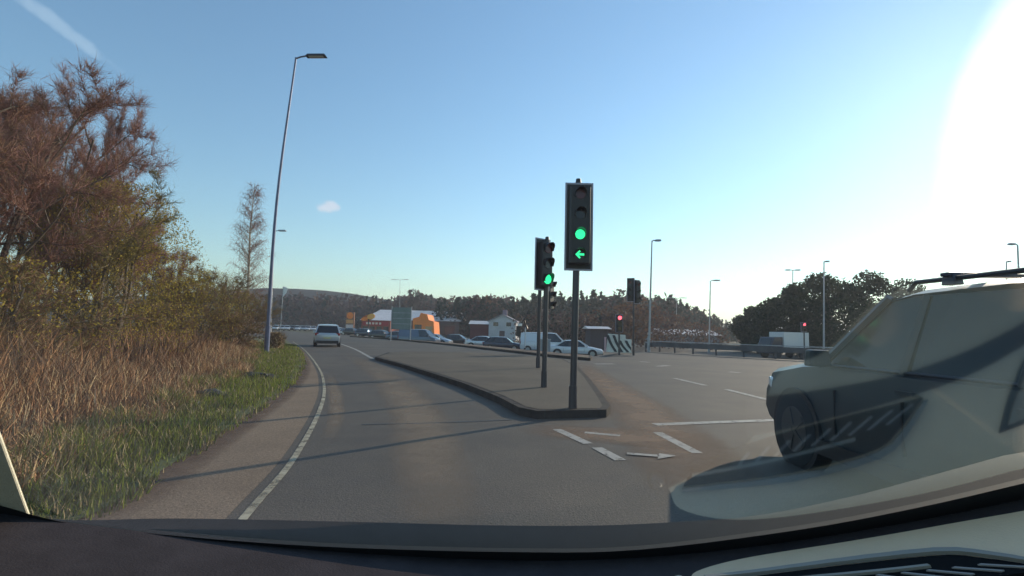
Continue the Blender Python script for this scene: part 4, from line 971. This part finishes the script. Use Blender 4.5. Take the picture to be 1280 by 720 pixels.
# light sensor dome
q = refl_pt(818, 598); bm = bmesh.new(); bmesh.ops.create_uvsphere(bm, u_segments=20, v_segments=12, radius=.0105)
me = bpy.data.meshes.new('sensor_dome'); bm.to_mesh(me); bm.free(); me.materials.append(mat('sensor_black', (.01, .01, .014), .12)); me.shade_smooth(); o = bpy.data.objects.new('sensor_dome', me); COL.objects.link(o); o.parent = car; o.location = (q.x, q.y, dash_z(q.x, q.y)+.006)
# windscreen glass
def windscreen():
    m = bpy.data.materials.new('windscreen_glass'); m.use_nodes = True; n = m.node_tree.nodes; l = m.node_tree.links; n.clear()
    t = n.new('ShaderNodeBsdfTransparent'); t.inputs['Color'].default_value = (.93, .95, .95, 1)
    g = n.new('ShaderNodeBsdfGlossy'); g.inputs['Roughness'].default_value = .06; g.inputs['Color'].default_value = (1, 1, .97, 1)
    a = n.new('ShaderNodeAddShader'); o = n.new('ShaderNodeOutputMaterial'); l.new(t.outputs[0], a.inputs[0])
    fr = n.new('ShaderNodeFresnel'); fr.inputs['IOR'].default_value = 1.5; mu = n.new('ShaderNodeMath'); mu.operation = 'MULTIPLY'; mu.use_clamp = True; mu.inputs[1].default_value = GR; l.new(fr.outputs[0], mu.inputs[0])
    k0 = n.new('ShaderNodeBsdfTransparent'); k0.inputs['Color'].default_value = (0, 0, 0, 1); mx = n.new('ShaderNodeMixShader'); l.new(mu.outputs[0], mx.inputs[0]); l.new(k0.outputs[0], mx.inputs[1]); l.new(g.outputs[0], mx.inputs[2]); l.new(mx.outputs[0], a.inputs[1]); l.new(a.outputs[0], o.inputs['Surface'])
    x0 = glass_pt(38, 650).x-.25; me = bpy.data.meshes.new('windscreen'); zt, zb = .34, -.30
    me.from_pydata([(-.85, glass_y(zb), zb), (.85, glass_y(zb), zb), (.85, glass_y(zt), zt), (-.85, glass_y(zt), zt)], [], [(0, 1, 2, 3)]); me.materials.append(m)
    ob = bpy.data.objects.new('windscreen', me); COL.objects.link(ob); ob.parent = car
GR = 4.0
windscreen()
# black ceramic edge of the glass
def frit():
    top = [(-60, 612), (0, 632), (90, 655), (200, 668), (400, 683), (640, 690), (800, 687), (1000, 662), (1150, 634), (1280, 604), (1330, 592)]
    P = catmull([Vector((x, y, 0)) for x, y in top], 5); m = MB(); k = len(P)
    for p in P:
        g = glass_pt(p.x, p.y, .002); g2 = glass_pt(p.x, p.y+(26 if p.x > 500 else 40), .002); m.v += [tuple(g), tuple(g2)]
    for i in range(k-1): m.face((2*i, 2*i+1, 2*i+3, 2*i+2))
    m.build('windscreen_edge', M_black, car)
    
frit()
def pillar():
    P = [glass_pt(x, y, .0015) for x, y in ((38, 655), (0, 552), (-60, 400), (-300, 200), (-420, 400), (-260, 640), (-60, 720))]
    m = MB(); m.prism(P, Vector((0, .002, .002))); m.build('windscreen_pillar', mat('pillar_trim', (.42, .39, .30), .8, var=.06, scale=30, bump=.2, bscale=600), car)
pillar()
# bonnet seen just above the glass edge
def bonnet():
    top = [(-120, 640), (80, 650), (220, 648), (430, 652), (640, 657), (800, 655), (1000, 640), (1150, 612), (1280, 578), (1400, 545)]
    P = catmull([Vector((x, y, 0)) for x, y in top], 4); m = MB(); rows = []
    for p in P:
        e = at(p.x, p.y, 1.05)-CO; f = e+Vector((0, .25, -.10)); g = f+Vector((0, .12, -.35)); h = Vector((e.x, .48, e.z-.03)); rows.append([h, e, f, g])
    for r in rows: m.v += [tuple(v) for v in r]
    for i in range(len(rows)-1):
        for j in range(3): m.face((i*4+j, (i+1)*4+j, (i+1)*4+j+1, i*4+j+1))
    m.build('bonnet', mat('bonnet_dark', (.012, .016, .019), .8, spec=.05), car, smooth=True)
bonnet()
for lst in [COL.objects]:
    pass

# ------------------------------------------------------------------ haze
def haze():
    m = bpy.data.materials.new('haze_air'); m.use_nodes = True; n = m.node_tree.nodes; l = m.node_tree.links; n.clear()
    v = n.new('ShaderNodeVolumePrincipled'); v.inputs['Color'].default_value = (.86, .90, .97, 1); v.inputs['Density'].default_value = HAZE; v.inputs['Anisotropy'].default_value = .4
    o = n.new('ShaderNodeOutputMaterial'); l.new(v.outputs[0], o.inputs['Volume'])
    b = MB(); b.box((0, 1950, 43), (5600, 4400, 92)); ob = b.build('haze', m); setp(ob, 'thin pale haze over the distance', 'haze', None, 'stuff')
HAZE = .0005
haze()
